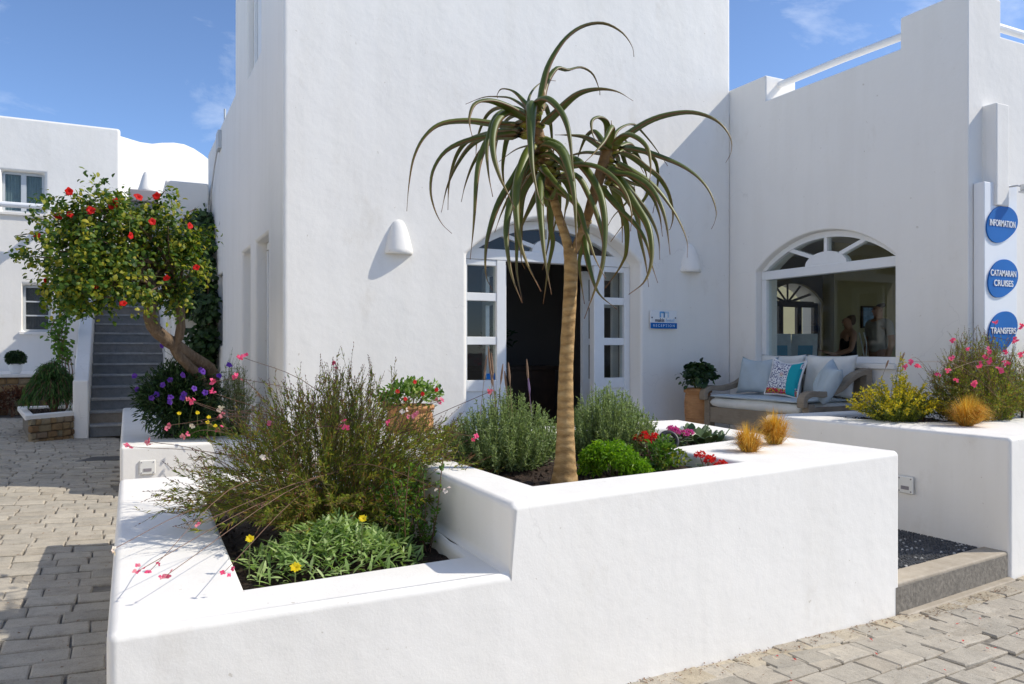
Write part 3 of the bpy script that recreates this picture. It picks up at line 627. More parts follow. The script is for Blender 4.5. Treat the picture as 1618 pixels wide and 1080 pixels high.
# cable that runs down the side wall from a small junction box on the roof edge
MB().box(XT-.02, XT+.06, 11.70, 11.98, 4.26, 4.52).build('junction_box', 'grey_paint', bld, world=True, bev=.01)
MB().tube([(XT+.05, 11.5, 4.58), (XT+.05, 11.5, 4.76)], .016, 6).build('pole', 'grey_paint', bld, world=True)
MB().tube(curve_pts([(XT-.01, 11.8, 4.3), (XT-.02, 12.3, 4.0), (XT-.01, 13.0, 3.5), (XT-.0, 13.3, 2.2)], 14), .012, 5).build('cable', 'cable', bld, world=True)
# ------------------------------------------------------------------ houses and stairs behind
house = thing('white_house', 'white flat roofed house with two blue grey windows, left of the stone stairs', 'house', (-2.5, 18, .3))
hw = MB().box(-9, .01, 18, 24, -.1, 5.97).build('wall', 'plaster', house, world=True)
WINS = ((-2.06, -1.34, 4.10, 4.91), (-1.715, -1.23, 1.765, 2.69), (-4.3, -3.6, 4.10, 4.91), (-4.1, -3.5, 1.765, 2.69))
cl = [cutter(MB().box(a, b, 17.8, 18.22, c_, d)) for a, b, c_, d in WINS]
for c in cl: c.parent = house; c.location = -house.location
boolean(hw, cl); bevel(hw, .06)
for k, (a, b, z0, z1) in enumerate(WINS):
    w = bpy.data.objects.new('window', None); COL.objects.link(w); w.parent = house; w.location = Vector(((a+b)/2, 18.15, z0))-house.location
    f = MB(); fw = .05
    rects = [(a+.003, a+fw, z0+.003, z1-.003), (b-fw, b-.003, z0+.003, z1-.003), (a+fw, b-fw, z1-fw, z1-.003), (a+fw, b-fw, z0+.003, z0+fw)]
    if k % 2 == 0: rects.append(((a+b)/2-.045, (a+b)/2+.045, z0+fw, z1-fw))
    else: rects += [(a+fw, b-fw, z0+(z1-z0)*q-.014, z0+(z1-z0)*q+.014) for q in (.35, .65)]
    for r in rects: f.box(r[0], r[1], 18.13, 18.18, r[2], r[3])
    f.build('frame', 'grey_paint', w, world=True)
    MB().box(a+fw, b-fw, 18.15, 18.156, z0+fw, z1-fw).build('pane', 'glass_dark', w, world=True)
    cu = MB(); nf = 14   # folded curtain behind the glass
    xs = [a+fw+(b-a-2*fw)*i/(nf*2) for i in range(nf*2+1)]; vs = []
    for i, x in enumerate(xs): vs += [(x, 18.195+.008*(i % 2), z0+.02), (x, 18.195+.008*(i % 2), z1-.02)]
    cu.add(vs, [(2*i, 2*i+2, 2*i+3, 2*i+1) for i in range(nf*2)]).build('curtain', 'curtain' if k % 2 == 0 else 'taupe_paint', w, world=True)
    MB().box(a-.05, b+.05, 17.95, 18.14, z0-.06, z0-.002).build('sill', 'plaster', w, world=True, bev=.01)
MB().tube([(-9, 17.55, 4.19), (-1.12, 17.55, 4.17)], .055, 10).build('rail', 'white_paint', house, world=True)
MB().tube([(-1.12, 17.55, 4.17), (-1.06, 17.6, 4.10), (-1.06, 18.0, 4.06)], .045, 8).build('rail', 'white_paint', house, world=True)
for xx in (-6.0, -3.2, -1.10): MB().box(xx-.04, xx+.04, 17.50, 18.01, 4.06, 4.13).build('rail_bracket', 'white_paint', house, world=True)
# vaulted house beyond
vh = thing('vaulted_house', 'sunlit white house with a low vaulted roof behind the stairs', 'house', (1.0, 19.6, .3))
u = Vector((.848, .53, 0)); nrm_ = Vector((-.53, .848, 0)); p0 = Vector((-.35, 18.45, 0))
prof = [(-.2, -.1), (-.2, 6.03), (.9, 5.97), (1.2, 6.0), (1.45, 6.08), (1.75, 6.15), (2.0, 6.17), (2.25, 6.13), (2.5, 6.04), (2.75, 5.92), (3.0, 5.76), (3.25, 5.56), (3.5, 5.3), (3.5, -.1)]
vs = [p0+u*a+Vector((0, 0, z)) for a, z in prof]; vs += [v+nrm_*5 for v in vs]; n = len(prof)
MB().add(vs, [tuple(range(n)), tuple(range(2*n-1, n-1, -1))]+[(i, i+n, (i+1) % n+n, (i+1) % n) for i in range(n)]).build('wall', 'plaster', vh, world=True, bev=.05)
# block beside the stairs
sb = thing('white_wall_block', 'white flat topped wall block right of the stairs, half hidden by the climbing vine', 'wall', (.9, 12.6, .2))
MB().box(.62, 1.24, 13.0, 17.2, -.1, 4.0).build('wall', 'plaster', sb, world=True, bev=.03)
MB().box(.70, 1.235, 12.35, 12.99, -.1, 2.3).build('low_wall', 'plaster', sb, world=True, bev=.03)
# porch block with a chimney cap
pc = thing('porch_block', 'taupe grey porch block with white conical chimney cap at the stair head', 'porch', (.42, 15.6, 2.4))
MB().box(.17, .60, 15.5, 16.6, 2.2, 4.06).build('wall', 'taupe_paint', pc, world=True, bev=.02)
MB().box(.14, .615, 15.42, 16.65, 4.06, 4.27).build('cap', 'taupe_paint', pc, world=True, bev=.02)
MB().lathe([(.15, 0), (.15, .05), (.13, .10), (.075, .30), (.045, .37), (.0, .39)], 20, (.44, 15.7, 4.272)).build('chimney_cone', 'plaster', pc, world=True, smooth=True)
# stairs
stairs = thing('stone_staircase', 'grey stone stairs climbing between white walls to the houses', 'stairs', (.15, 11.9, .2))
for k in range(14):
    z = .23+.162*(k+1); yy = 11.95+.285*k
    st_ = MB(); x = -.36; rs = random.Random(40+k)
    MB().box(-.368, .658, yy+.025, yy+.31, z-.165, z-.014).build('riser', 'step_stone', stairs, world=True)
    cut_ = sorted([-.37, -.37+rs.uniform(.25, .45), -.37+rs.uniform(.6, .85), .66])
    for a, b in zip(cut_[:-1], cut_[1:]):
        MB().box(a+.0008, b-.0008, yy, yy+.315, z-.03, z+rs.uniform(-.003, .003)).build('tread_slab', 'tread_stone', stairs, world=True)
sw = thing('stair_parapet', 'white sloping parapet wall along the left side of the stone stairs', 'wall', (-.46, 11.88, .2))
m = MB(); m.prism([(11.88, .0), (11.88, 1.0), (12.08, 1.01), (15.9, 3.12), (15.9, .0)], -.56, -.375, 'x'); m.build('parapet_wall', 'plaster', sw, world=True, bev=.025, seg=4)
# stone faced planter left of the stairs
sp_ = thing('stone_planter', 'low stone faced planter with white coping, left of the stair foot', 'planter', (-.8, 11.4, .25))
def stone_face(parent, x0, x1, z0, z1, y, seed, dep=.05, rows=4):
    q = random.Random(seed); z = z0; hts = [q.uniform(.8, 1.25) for _ in range(rows)]; tot = sum(hts)
    for h_ in hts:
        hh = (z1-z0)*h_/tot; x = x0
        while x < x1-.02:
            w = min(q.uniform(.9, 2.0)*hh, x1-x)
            if x1-(x+w) < .4*hh: w = x1-x
            j = lambda s=.10: q.uniform(0, s)*hh
            P = [(x+j(), z+j(.12)), (x+w*.5, z+j(.06)), (x+w-j(), z+j(.12)), (x+w-j(.06), z+hh*.5), (x+w-j(), z+hh-j(.12)), (x+w*.5, z+hh-j(.06)), (x+j(), z+hh-j(.12)), (x+j(.06), z+hh*.5)]
            P = [(a, b) for a, b in P]; d2 = q.uniform(.012, .035); cx_, cz_ = x+w/2, z+hh/2
            vs = [(a, y+.03, b) for a, b in P] + [(a, y-d2*.4, b) for a, b in P] + [(cx_+(a-cx_)*.75, y-d2, cz_+(b-cz_)*.72) for a, b in P]
            MB().add(vs, [(i, (i+1) % 8, 8+(i+1) % 8, 8+i) for i in range(8)]+[(8+i, 8+(i+1) % 8, 16+(i+1) % 8, 16+i) for i in range(8)]+[tuple(range(16, 24))]).build('stone', 'wall_stone', parent, world=True, smooth=False)
            x += w
        z += hh
m = MB(); m.prism([(-1.0, 11.42), (-.565, 11.90), (-.565, 13.2), (-1.25, 13.2)], -.1, .53, 'z'); m.build('core', 'mortar', sp_, world=True)
# the facing follows the slanting front from (-1.02, 11.40) to (-.565, 11.88)
fr = bpy.data.objects.new('stone_facing', None); COL.objects.link(fr); fr.parent = sp_; fr.location = Vector((-1.01, 11.40, 0))-sp_.location; fr.rotation_euler = (0, 0, math.atan2(.48, .45))
def local_stones(parent, L, z0, z1, seed, rows):
    tmp = []
    before = set(bpy.data.objects); stone_face(None, 0, L, z0, z1, -.01, seed, rows=rows)
    for o in set(bpy.data.objects)-before: o.parent = parent; o.location = (0, 0, 0)
local_stones(fr, .655, .20, .535, 11, 4)
bm = bmesh.new(); V = lambda x, y, z: bm.verts.new((x, y, z))
o = [(-1.05, 11.35), (-.555, 11.87), (-.555, 13.25), (-1.32, 13.25)]; ip = [(-.98, 11.60), (-.66, 11.95), (-.66, 13.1), (-1.2, 13.1)]
lo, hi, ph = [V(*p, .53) for p in o], [V(*p, .59) for p in o], [V(*p, .59) for p in ip]
for i in range(4): bm.faces.new((lo[i], lo[(i+1) % 4], hi[(i+1) % 4], hi[i]))
fill(bm, [hi, ph]); pit(bm, ph, .06); finish(bm, 'coping', 'plaster', sp_, .015, 3); soil_bed(ip, .55, sp_, .02)
# garden wall with a white ledge under the house
gw = thing('garden_wall', 'rough brown stone wall with white ledge below the house window', 'wall', (-2.5, 16, .3))
MB().box(-8, -1.05, 15.85, 18.0, -.1, .93).build('core', 'mortar', gw, world=True)
stone_face(gw, -5.6, -1.05, .28, .925, 15.85, 21, rows=5)
MB().box(-8, -1.0, 15.76, 18.0, .93, .995).build('ledge', 'plaster', gw, world=True, bev=.015)
# plain building across the yard behind the wing, glimpsed through its garden door
yb = thing('beige_house', 'beige house wall seen through the far glazed door of the reception room', 'house', (11, 15, .3))
MB().box(8, 20, 15, 17, -.4, 3.6).build('wall', 'khaki_wall', yb, world=True); MB().box(10.2, 11.2, 14.95, 15.02, .2, 1.9).build('door', 'grey_paint', yb, world=True); MB().box(12.2, 13.6, 14.95, 15.02, .9, 1.9).build('window', 'glass_dark', yb, world=True)
# houses on the other side of the street, behind the photographer
for k, (x0, x1, y0, h_) in enumerate(((-9, -5.5, -9, 4.2), (-4.5, 3.2, -10, 4.8))):
    hb = thing('street_house', ['low white house across the street, opposite the stair end', 'taller white house across the street, opposite the planters'][k], 'house', ((x0+x1)/2, y0, 0))
    MB().box(x0, x1, y0-5, y0, -.4, h_).build('wall', 'plaster', hb, world=True, bev=.04)
    for q in range(2):
        a = x0+(x1-x0)*(.25+.4*q); MB().box(a-.45, a+.45, y0-.01, y0+.03, 1.2, 2.3).build('window', 'grey_paint', hb, world=True)

hb = thing('street_house', 'long white house added out of view to bounce sunlight onto the wing wall', 'house', (-6, 3, 0))  # added out of view: its sunlit wall brightens the shaded wing
MB().box(-11, -4.6, -6.5, 13.2, -.4, 4.9).build('wall', 'plaster', hb, world=True, bev=.04)
for q in range(4):
    a = -4+q*4.6; MB().box(-4.602, -4.56, a-.45, a+.45, 1.3, 2.5).build('window', 'grey_paint', hb, world=True)

# ------------------------------------------------------------------ fittings
def sconce(x, z, label):
    t = thing('wall_lamp', label, 'wall lamp', (x, YF, z))
    prof = [(.128, 0), (.138, .010), (.134, .04), (.116, .12), (.094, .20), (.076, .255), (.058, .293), (.036, .314), (.014, .323), (.001, .324)]
    MB().lathe(prof, 24, (0, .02, 0), PI, 2*PI).build('shade', 'plaster', t, smooth=True)
    MB().lathe([(.0, .004), (.122, .004)], 24, (0, .02, 0), PI, 2*PI).build('underside', 'white_paint', t)
    MB().lathe([(.03, .02), (.045, .06), (.03, .11), (.0, .12)], 12, (0, -.05, 0), cap=False).build('bulb', 'white_plastic', t, smooth=True)
sconce(2.300, 2.285, 'white conical wall lamp casting a long shadow, left of the doorway'); sconce(5.70, 2.272, 'white conical wall lamp in shade, above the reception sign')
# reception sign
rs_ = thing('reception_sign', 'small white and blue reception plate with logo, right of the doorway', 'sign', (5.31, YF-.01, 1.735))
MB().box(-.178, .178, -.022, -.010, -.098, .098).build('plate', 'sign_white', rs_, bev=.003, seg=2)
MB().box(-.179, .179, -.026, -.0222, -.099, -.036).build('band', 'sign_blue', rs_)
def put_text(txt, size, mat, parent, loc, sx=1.0, name='lettering'):
    me = text_mesh(txt, size); o = obj(name, me, mat, parent, loc=loc, rot=(PI/2, 0, 0)); o.scale = (sx, 1, 1); return o
put_text('R E C E P T I O N', .040, 'sign_pale_blue', rs_, (0, -.0285, -.068), .98)
put_text('makis', .056, 'sign_grey', rs_, (-.055, -.0245, -.008)); put_text('hotel', .056, 'sign_pale_blue', rs_, (.085, -.0245, -.008))
def logo(x, mat):
    m = MB()
    pts_o = [(x-.033, .022), (x-.033, .078)] + [(x-.033+.012+.012*math.cos(PI-PI/2*k/4), .078+.010*math.sin(PI/2*k/4)) for k in range(5)] + [(x+.021+.012*math.cos(PI/2-PI/2*k/4), .078+.010*math.sin(PI/2-PI/2*k/4)) for k in range(5)] + [(x+.033, .022), (x+.018, .022), (x+.018, .070), (x-.018, .070), (x-.018, .022)]
    m.prism(pts_o, -.0265, -.0224).build('logo', mat, rs_)
logo(-.022, 'sign_light_blue'); logo(.036, 'sign_pale_blue')
for sx in (-.158, .158): MB().lathe([(.0085, 0), (.0085, .006), (.004, .008)], 10).build('screw', 'sign_grey', rs_, loc=(sx, -.022, .02), rot=(PI/2, 0, 0))
# tall information sign
isg = thing('information_sign', 'tall white sign box with three blue blobs reading information, catamaran cruises, transfers', 'sign', (6.57, YC, ZR))
MB().box(6.347, 6.795, 3.98, YC-.004, ZR-.05, 2.79).build('sign_box', 'sign_white', isg, world=True, bev=.008, seg=2)
def blob(cx_, cz_, rx, rz, skew, lines, size):
    P = []
    for k in range(48):
        a = 2*PI*k/48; e = 1-.05*math.cos(a*2+skew)-.035*math.cos(3*a+1+skew); P.append((cx_+rx*e*math.cos(a), cz_+rz*e*math.sin(a)+.03*math.cos(a)))
    b = MB().prism(P, 3.968, 3.9795).build('blue_blob', 'sign_blue', isg, world=True)
    for t, dz in lines:
        me = text_mesh(t, size); w = max(v.co.x for v in me.vertices)-min(v.co.x for v in me.vertices)
        o = obj('lettering', me, 'sign_white', b, rot=(PI/2, 0, 0)); off = isg.location+b.location; o.location = Vector((cx_, 3.964, cz_+dz))-off; o.scale = (min(1, .345/w), 1, 1)
blob(6.568, 2.452, .205, .155, 2.2, [('INFORMATION', .0)], .075); blob(6.580, 2.000, .195, .162, 2.6, [('CATAMARAN', .038), ('CRUISES', -.045)], .072); blob(6.580, 1.560, .195, .165, 1.6, [('TRANSFERS', .0)], .072)
spt = thing('spotlight', 'small grey spotlight on a bracket at the top of the information sign', 'spotlight', (6.72, 3.98, 2.74))
MB().tube([(-.06, .0, .03), (-.02, -.06, .035), (.03, -.09, .02)], .007, 8).build('bracket', 'steel', spt); MB().box(-.01, .06, -.12, -.07, -.01, .045).build('lamp_head', 'steel', spt, bev=.008); MB().box(-.02, .065, -.125, -.065, -.025, -.012).build('visor', 'steel', spt)
def step_light(loc, rz, label):
    t = thing('step_light', label, 'light', loc, rz)
    MB().prism([(sx*(.062-.02*(1-math.cos(a)))+0, .062*0+sz*(.060)) for sx, sz, a in ((-1, -1, 0), (1, -1, 0), (1, 1, 0), (-1, 1, 0))], -.014, .004).build('plate', 'white_plastic', t, bev=.014, seg=4)
    MB().box(-.030, .030, -.0175, -.0135, -.032, -.008).build('slot', 'taupe_paint', t)
    for a in (-.045, .045):
        for b in (-.043, .043): MB().lathe([(.005, 0), (.005, .004)], 8).build('screw', 'taupe_paint', t, loc=(a, -.013, b), rot=(PI/2, 0, 0))
step_light((.205, 7.148, .428), 0, 'square white step light on the front of the hibiscus planter')
step_light((4.836, 3.575, .475), -PI/2-.02, 'square white step light low on the right planter beside the pebble path')
step_light((-.022, 2.72, .46), -PI/2, 'square white step light on the street side of the large planter')
gl_ = thing('garden_spotlight', 'round black garden spotlight among the red and pink flowers', 'spotlight', (2.74, 3.50, .79))
me = MB(); me.lathe([(.050, -.012), (.058, -.006), (.060, .006), (.052, .016), (.040, .012), (.036, 0), (.040, -.010), (.050, -.012)], 28, cap=False); me.build('ring', 'black_plastic', gl_, loc=(0, 0, .105), rot=(math.radians(62), 0, math.radians(-20)), smooth=True)
MB().lathe([(0, -.004), (.040, -.004)], 24, cap=False).build('lens', 'glass_dark', gl_, loc=(0, 0, .105), rot=(math.radians(62), 0, math.radians(-20)))
MB().tube([(0, .01, -.06), (0, .012, .08)], .009, 8).build('stake', 'black_plastic', gl_)
ac = thing('air_conditioner', 'small grey air conditioner with grille on the wall block behind the vine', 'air conditioner', (.95, 12.98, 2.9))
MB().box(-.32, .22, -.28, .0, -.03, .25).build('casing', 'grey_paint', ac, bev=.01)
for k in range(9): MB().box(-.28, .18, -.292, -.282, .0+k*.024, .012+k*.024).build('grille_slat', 'taupe_paint', ac)
MB().box(-.34, .24, -.26, .02, -.06, -.032).build('bracket', 'grey_paint', ac)

# ------------------------------------------------------------------ pots
def pot_profile(r, h, neck=1.0):
    return [(r*.60, 0), (r*.68, h*.05), (r*.86, h*.25), (r*.98, h*.55), (r*1.0, h*.74), (r*.93, h*.88), (r*.90, h*.91), (r*1.03, h*.925), (r*1.05, h*.97), (r*1.0, h), (r*.86, h), (r*.84, h*.90), (0, h*.89)]
def pot(name, label, loc, r, h, mat='terracotta'):
    t = thing(name, label, 'plant pot', loc); MB().lathe(pot_profile(r, h), 36, cap=False).build('pot_body', mat, t, smooth=True)
    MB().lathe([(0, h*.925), (r*.85, h*.915)], 20, cap=False).build('soil', 'soil', t); return t
def shrub_leaves(loc, rx, ry, rz, n, L, W, shell=.55, big=False, zmin=-.6, up=.3, parent=None, name='foliage', mat='dark_leaf', lobes=6, kind='stuff'):
    lv = Leaves(); c = Vector(loc); lob = [(rv(-.3, 1), R.uniform(.32, .55)) for _ in range(lobes)]
    for _ in range(n):
        d = rv(zmin, 1); 
        if lobes and R.random() < .75:
            l, s_ = R.choice(lob); p = l*.62+rv()*s_*R.uniform(.5, 1)
        else: p = d*R.uniform(shell, 1)
        if p.z < zmin: continue
        q = c+Vector((p.x*rx, p.y*ry, p.z*rz)); dr = (p.normalized()+rv()*.8+Vector((0, 0, up))).normalized(); k = R.uniform(.7, 1.25)
        if big: lv.big(q, dr, L*k, W*k, (p.normalized()+Vector((0, 0, .8))+rv()*.4).normalized(), R.uniform(0, .35))
        else: lv.leaf(q, dr, L*k, W*k, .2, R.uniform(0, .3))
    return lv.build(name, mat, parent, kind)
pot('terracotta_pot', 'tall terracotta pot beside the left arm of the sofa', (5.45, 6.47, TZ+.001), .142, .58)
t = thing('geranium', 'leafy dark green geranium growing in the terracotta pot by the sofa', 'plant', (5.45, 6.47, TZ+.52))
shrub_leaves((5.45, 6.46, 1.10), .22, .20, .17, 420, .06, .065, .3, True, -.5, .2, t, mat='dark_leaf')
m = MB()
for k in range(16):
    a = R.uniform(0, 2*PI); r = R.uniform(.05, .17); m.tube(curve_pts([(5.45, 6.47, .94), (5.45+.4*r*math.cos(a), 6.47+.4*r*math.sin(a), 1.04), (5.45+r*math.cos(a), 6.47+r*math.sin(a), R.uniform(1.08, 1.2))], 5), .005, 5)
m.build('stems', 'stem_green', t, world=True, kind='stuff')
pot('terracotta_pot', 'wide terracotta pot by the tower wall, behind the large wispy bush', (2.18, 6.25, TZ+.001), .20, .52)
t = thing('potted_shrub', 'variegated white and green shrub in the pot behind the wispy bush', 'plant', (2.18, 6.25, TZ+.46))
shrub_leaves((2.18, 6.24, .99), .29, .24, .18, 520, .05, .03, .3, False, -.4, .4, t, mat='fresh_leaf'); shrub_leaves((2.18, 6.22, 1.0), .28, .24, .17, 190, .05, .028, .6, False, -.3, .4, t, name='pale_leaves', mat='silver_leaf')
m = MB()
for k in range(12): 
    a = R.uniform(0, 2*PI); m.tube([(2.18, 6.25, .86), (2.18+.15*math.cos(a), 6.25+.15*math.sin(a), 1.0)], .005, 5)
m.build('stems', 'stem_green', t, world=True, kind='stuff')
t = pot('white_pot', 'small white pot on the white ledge of the garden wall', (-1.617, 15.98, .996), .105, .17, 'white_paint')
t = thing('box_ball', 'clipped dark green round shrub in the white pot on the ledge', 'plant', (-1.617, 15.98, 1.15)); shrub_leaves((-1.617, 15.98, 1.26), .155, .155, .13, 1100, .035, .022, .75, False, -.7, .1, t, lobes=0)
MB().tube([(-1.617, 15.98, 1.12), (-1.617, 15.98, 1.28)], .012, 6).build('stem', 'stem_brown', t, world=True)
MB().lathe([(.02, -.10), (.11, -.06), (.12, .02), (.09, .09), (.01, .11)], 14, (-1.617, 15.98, 1.26)).build('inner_growth', 'dark_leaf', t, world=True)

# ------------------------------------------------------------------ sofa and cushions
sofa = thing('sofa', 'weathered wooden sofa with cream seat cushion below the arched window', 'sofa', (5.84, 5.65, TZ))
SX0, SX1, SY0, SY1 = 5.42, 6.24, 4.96, 6.34
for x, y, h_ in ((SX0+.04, SY0+.04, .50), (SX0+.04, SY1-.04, .50), (SX1-.04, SY0+.04, .80), (SX1-.04, SY1-.04, .80)):
    MB().box(x-.04, x+.04, y-.04, y+.04, TZ+.002, TZ+h_).build('leg', 'weathered_wood', sofa, world=True, bev=.008)
MB().box(SX0+.01, SX0+.06, SY0+.083, SY1-.083, TZ+.24, TZ+.40).build('front_apron', 'weathered_wood', sofa, world=True, bev=.006)
MB().box(SX1-.06, SX1-.02, SY0+.083, SY1-.083, TZ+.24, TZ+.40).build('back_apron', 'weathered_wood', sofa, world=True, bev=.006)
for y in (SY0+.02, SY1-.06): MB().box(SX0+.083, SX1-.083, y, y+.04, TZ+.24, TZ+.40).build('side_apron', 'weathered_wood', sofa, world=True, bev=.006)
MB().box(SX0+.062, SX1-.062, SY0+.06, SY1-.06, TZ+.34, TZ+.39).build('seat_board', 'weathered_wood', sofa, world=True)
MB().box(SX1-.07, SX1-.02, SY0+.083, SY1-.083, TZ+.74, TZ+.80).build('back_rail', 'weathered_wood', sofa, world=True, bev=.006)
for k in range(9):
    y = SY0+.13+k*(SY1-SY0-.26)/8; MB().box(SX1-.055, SX1-.035, y-.03, y+.03, TZ+.402, TZ+.738).build('back_slat', 'weathered_wood', sofa, world=True)
for y in (SY0+.04, SY1-.04):       # swept arms that drop from the back post and curl over the front leg
    c = curve_pts([(SX1-.03, y, TZ+.79), (SX1-.22, y, TZ+.74), (SX0+.42, y, TZ+.63), (SX0+.22, y, TZ+.585), (SX0+.05, y, TZ+.59), (SX0-.03, y, TZ+.55), (SX0-.035, y, TZ+.47)], 22); m = MB(); vs = []
    for i, p in enumerate(c):
        d = (c[min(i+1, 21)]-c[max(i-1, 0)]).normalized(); nn = Vector((-d.z, 0, d.x)); hh = .026
        vs += [p+nn*hh+Vector((0, s_*.042, 0)) for s_ in (-1, 1)] + [p-nn*hh+Vector((0, s_*.042, 0)) for s_ in (1, -1)]
    m.add(vs, [(4*i+k, 4*i+(k+1) % 4, 4*i+4+(k+1) % 4, 4*i+4+k) for i in range(21) for k in range(4)]+[(0, 1, 2, 3), (87, 86, 85, 84)]).build('arm', 'weathered_wood', sofa, world=True, bev=.008)
    MB().box(SX0+.10, SX1-.09, y-.012, y+.012, TZ+.402, TZ+.47).build('arm_panel', 'weathered_wood', sofa, world=True)
def pillow(w, h_, th, n=22, seed=0, squash=.0):
    """cushion standing in the xz plane, seam round the edge, pinched corners, slightly creased"""
    q = random.Random(seed); ph = [q.uniform(0, 6) for _ in range(6)]; vs = []; fs = []
    for s_ in (1, -1):
        for i in range(n+1):
            for j in range(n+1):
                a, b = -1+2*i/n, -1+2*j/n
                pin = 1-.10*(1-a*a)*abs(b)**3-.0; pin2 = 1-.10*(1-b*b)*abs(a)**3
                t = max(0, (1-a**4)*(1-b**4))**.55*th*(1+.10*math.sin(3*a+ph[0])*math.sin(2.6*b+ph[1])+.06*math.sin(7*a+4*b+ph[2]))
                vs.append((a*w/2*pin2, s_*t/2, (b*pin+1)*h_/2-squash*h_*.08*(1-a*a)*(b > 0)*b))
    m_ = (n+1)*(n+1)
    for i in range(n):
        for j in range(n):
            k = i*(n+1)+j; fs.append((k, k+n+1, k+n+2, k+1)); fs.append((m_+k, m_+k+1, m_+k+n+2, m_+k+n+1))
    mb = MB(); mb.add(vs, fs); me = mb.mesh('cushion', fix=False)
    bm = bmesh.new(); bm.from_mesh(me); bmesh.ops.remove_doubles(bm, verts=bm.verts, dist=.0004); bmesh.ops.recalc_face_normals(bm, faces=bm.faces); bm.to_mesh(me); bm.free(); return me
def slab_cushion(x0, x1, y0, y1, z0, z1, n=30, seed=1, sag=.012):
    q = random.Random(seed); p = [q.uniform(0, 6) for _ in range(4)]; m = MB(); vs = []
    nx = n; ny = int(n*1.5); 
    for top in (1, 0):
        for i in range(nx+1):
            for j in range(ny+1):
                a, b = -1+2*i/nx, -1+2*j/ny; e = max(0, (1-abs(a)**10)*(1-abs(b)**12))**.4; zm = (z0+z1)/2; hh = (z1-z0)/2*e
                z = zm+hh*(1 if top else -1)+(sag*math.sin(4*a+p[0])*math.sin(5*b+p[1]) if top else 0)*e
                vs.append((x0+(x1-x0)*i/nx, y0+(y1-y0)*j/ny, z))
    k0 = (nx+1)*(ny+1); fs = []
    for i in range(nx):
        for j in range(ny):
            k = i*(ny+1)+j; fs += [(k, k+ny+1, k+ny+2, k+1), (k0+k, k0+k+1, k0+k+ny+2, k0+k+ny+1)]
    m.add(vs, fs); me = m.mesh('c', fix=False); bm = bmesh.new(); bm.from_mesh(me); bmesh.ops.remove_doubles(bm, verts=bm.verts, dist=.0004); bmesh.ops.recalc_face_normals(bm, faces=bm.faces); bm.to_mesh(me); bm.free(); return me
obj('seat_cushion', slab_cushion(SX0-.02, SX1-.10, SY0+.09, SY1-.09, TZ+.392, TZ+.505), 'fabric_cream', sofa, world=True, smooth=True)
obj('throw', slab_cushion(SX0-.03, SX1-.12, SY0+.10, SY1-.10, TZ+.500, TZ+.528, sag=.006, seed=4), 'fabric_throw', sofa, world=True, smooth=True)
for yc in (5.33, 5.94): o = obj('back_cushion', pillow(.60, .42, .15, seed=int(yc*10)), 'fabric_cream', sofa, smooth=True, loc=Vector((6.06, yc, TZ+.525))-sofa.location, rot=(math.radians(-10), 0, -PI/2))
def cushion(loc, w, h_, th, mat, lean, rz, label, seed, roll=0):
    t = thing('cushion', label, 'cushion', loc, rz); b = obj('cover', pillow(w, h_, th, seed=seed, squash=1), mat, t, smooth=True, rot=(math.radians(lean), math.radians(roll), 0)); return t, b
cushion((5.80, 6.02, TZ+.532), .44, .40, .15, 'fabric_blue_grey', -16, math.radians(-80), 'plain blue grey square cushion at the sofa end near the pot', 3)
cushion((5.74, 5.14, TZ+.532), .40, .37, .15, 'fabric_blue_grey', -24, math.radians(-128), 'plain blue grey cushion leaning on the right sofa arm', 8, 14)
t, b = cushion((5.74, 5.60, TZ+.535), .37, .37, .12, 'fabric_pattern', -18, math.radians(-82), 'patterned cushion with flowers and turquoise stripe in the middle of the sofa', 5, 4)
me = pillow(.37, .37, .12, seed=5, squash=1); bm = bmesh.new(); bm.from_mesh(me)
bmesh.ops.delete(bm, geom=[f for f in bm.faces if not (f.calc_center_median().x > .075 and f.calc_center_median().x < .165)], context='FACES')
for v in bm.verts: v.co.y += .0025*(1 if v.co.y > 0 else -1)
bm.to_mesh(me); bm.free(); obj('stripe', me, 'fabric_teal', b, smooth=True)
rim = []
for k in range(4):
    for i in range(14):
        a = -1+2*i/14; x, z = ((a, -1), (1, a), (-a, 1), (-1, -a))[k]; p1, p2 = 1-.10*(1-x*x)*abs(z)**3, 1-.10*(1-z*z)*abs(x)**3
        rim.append((x*.185*p2*1.02, 0, (z*p1*1.01+1)*.185-.08*.37*(1-x*x)*(z > 0)*z))
MB().tube(rim+[rim[0]], .010, 8, False).build('piping', 'fabric_trim', b, smooth=True)
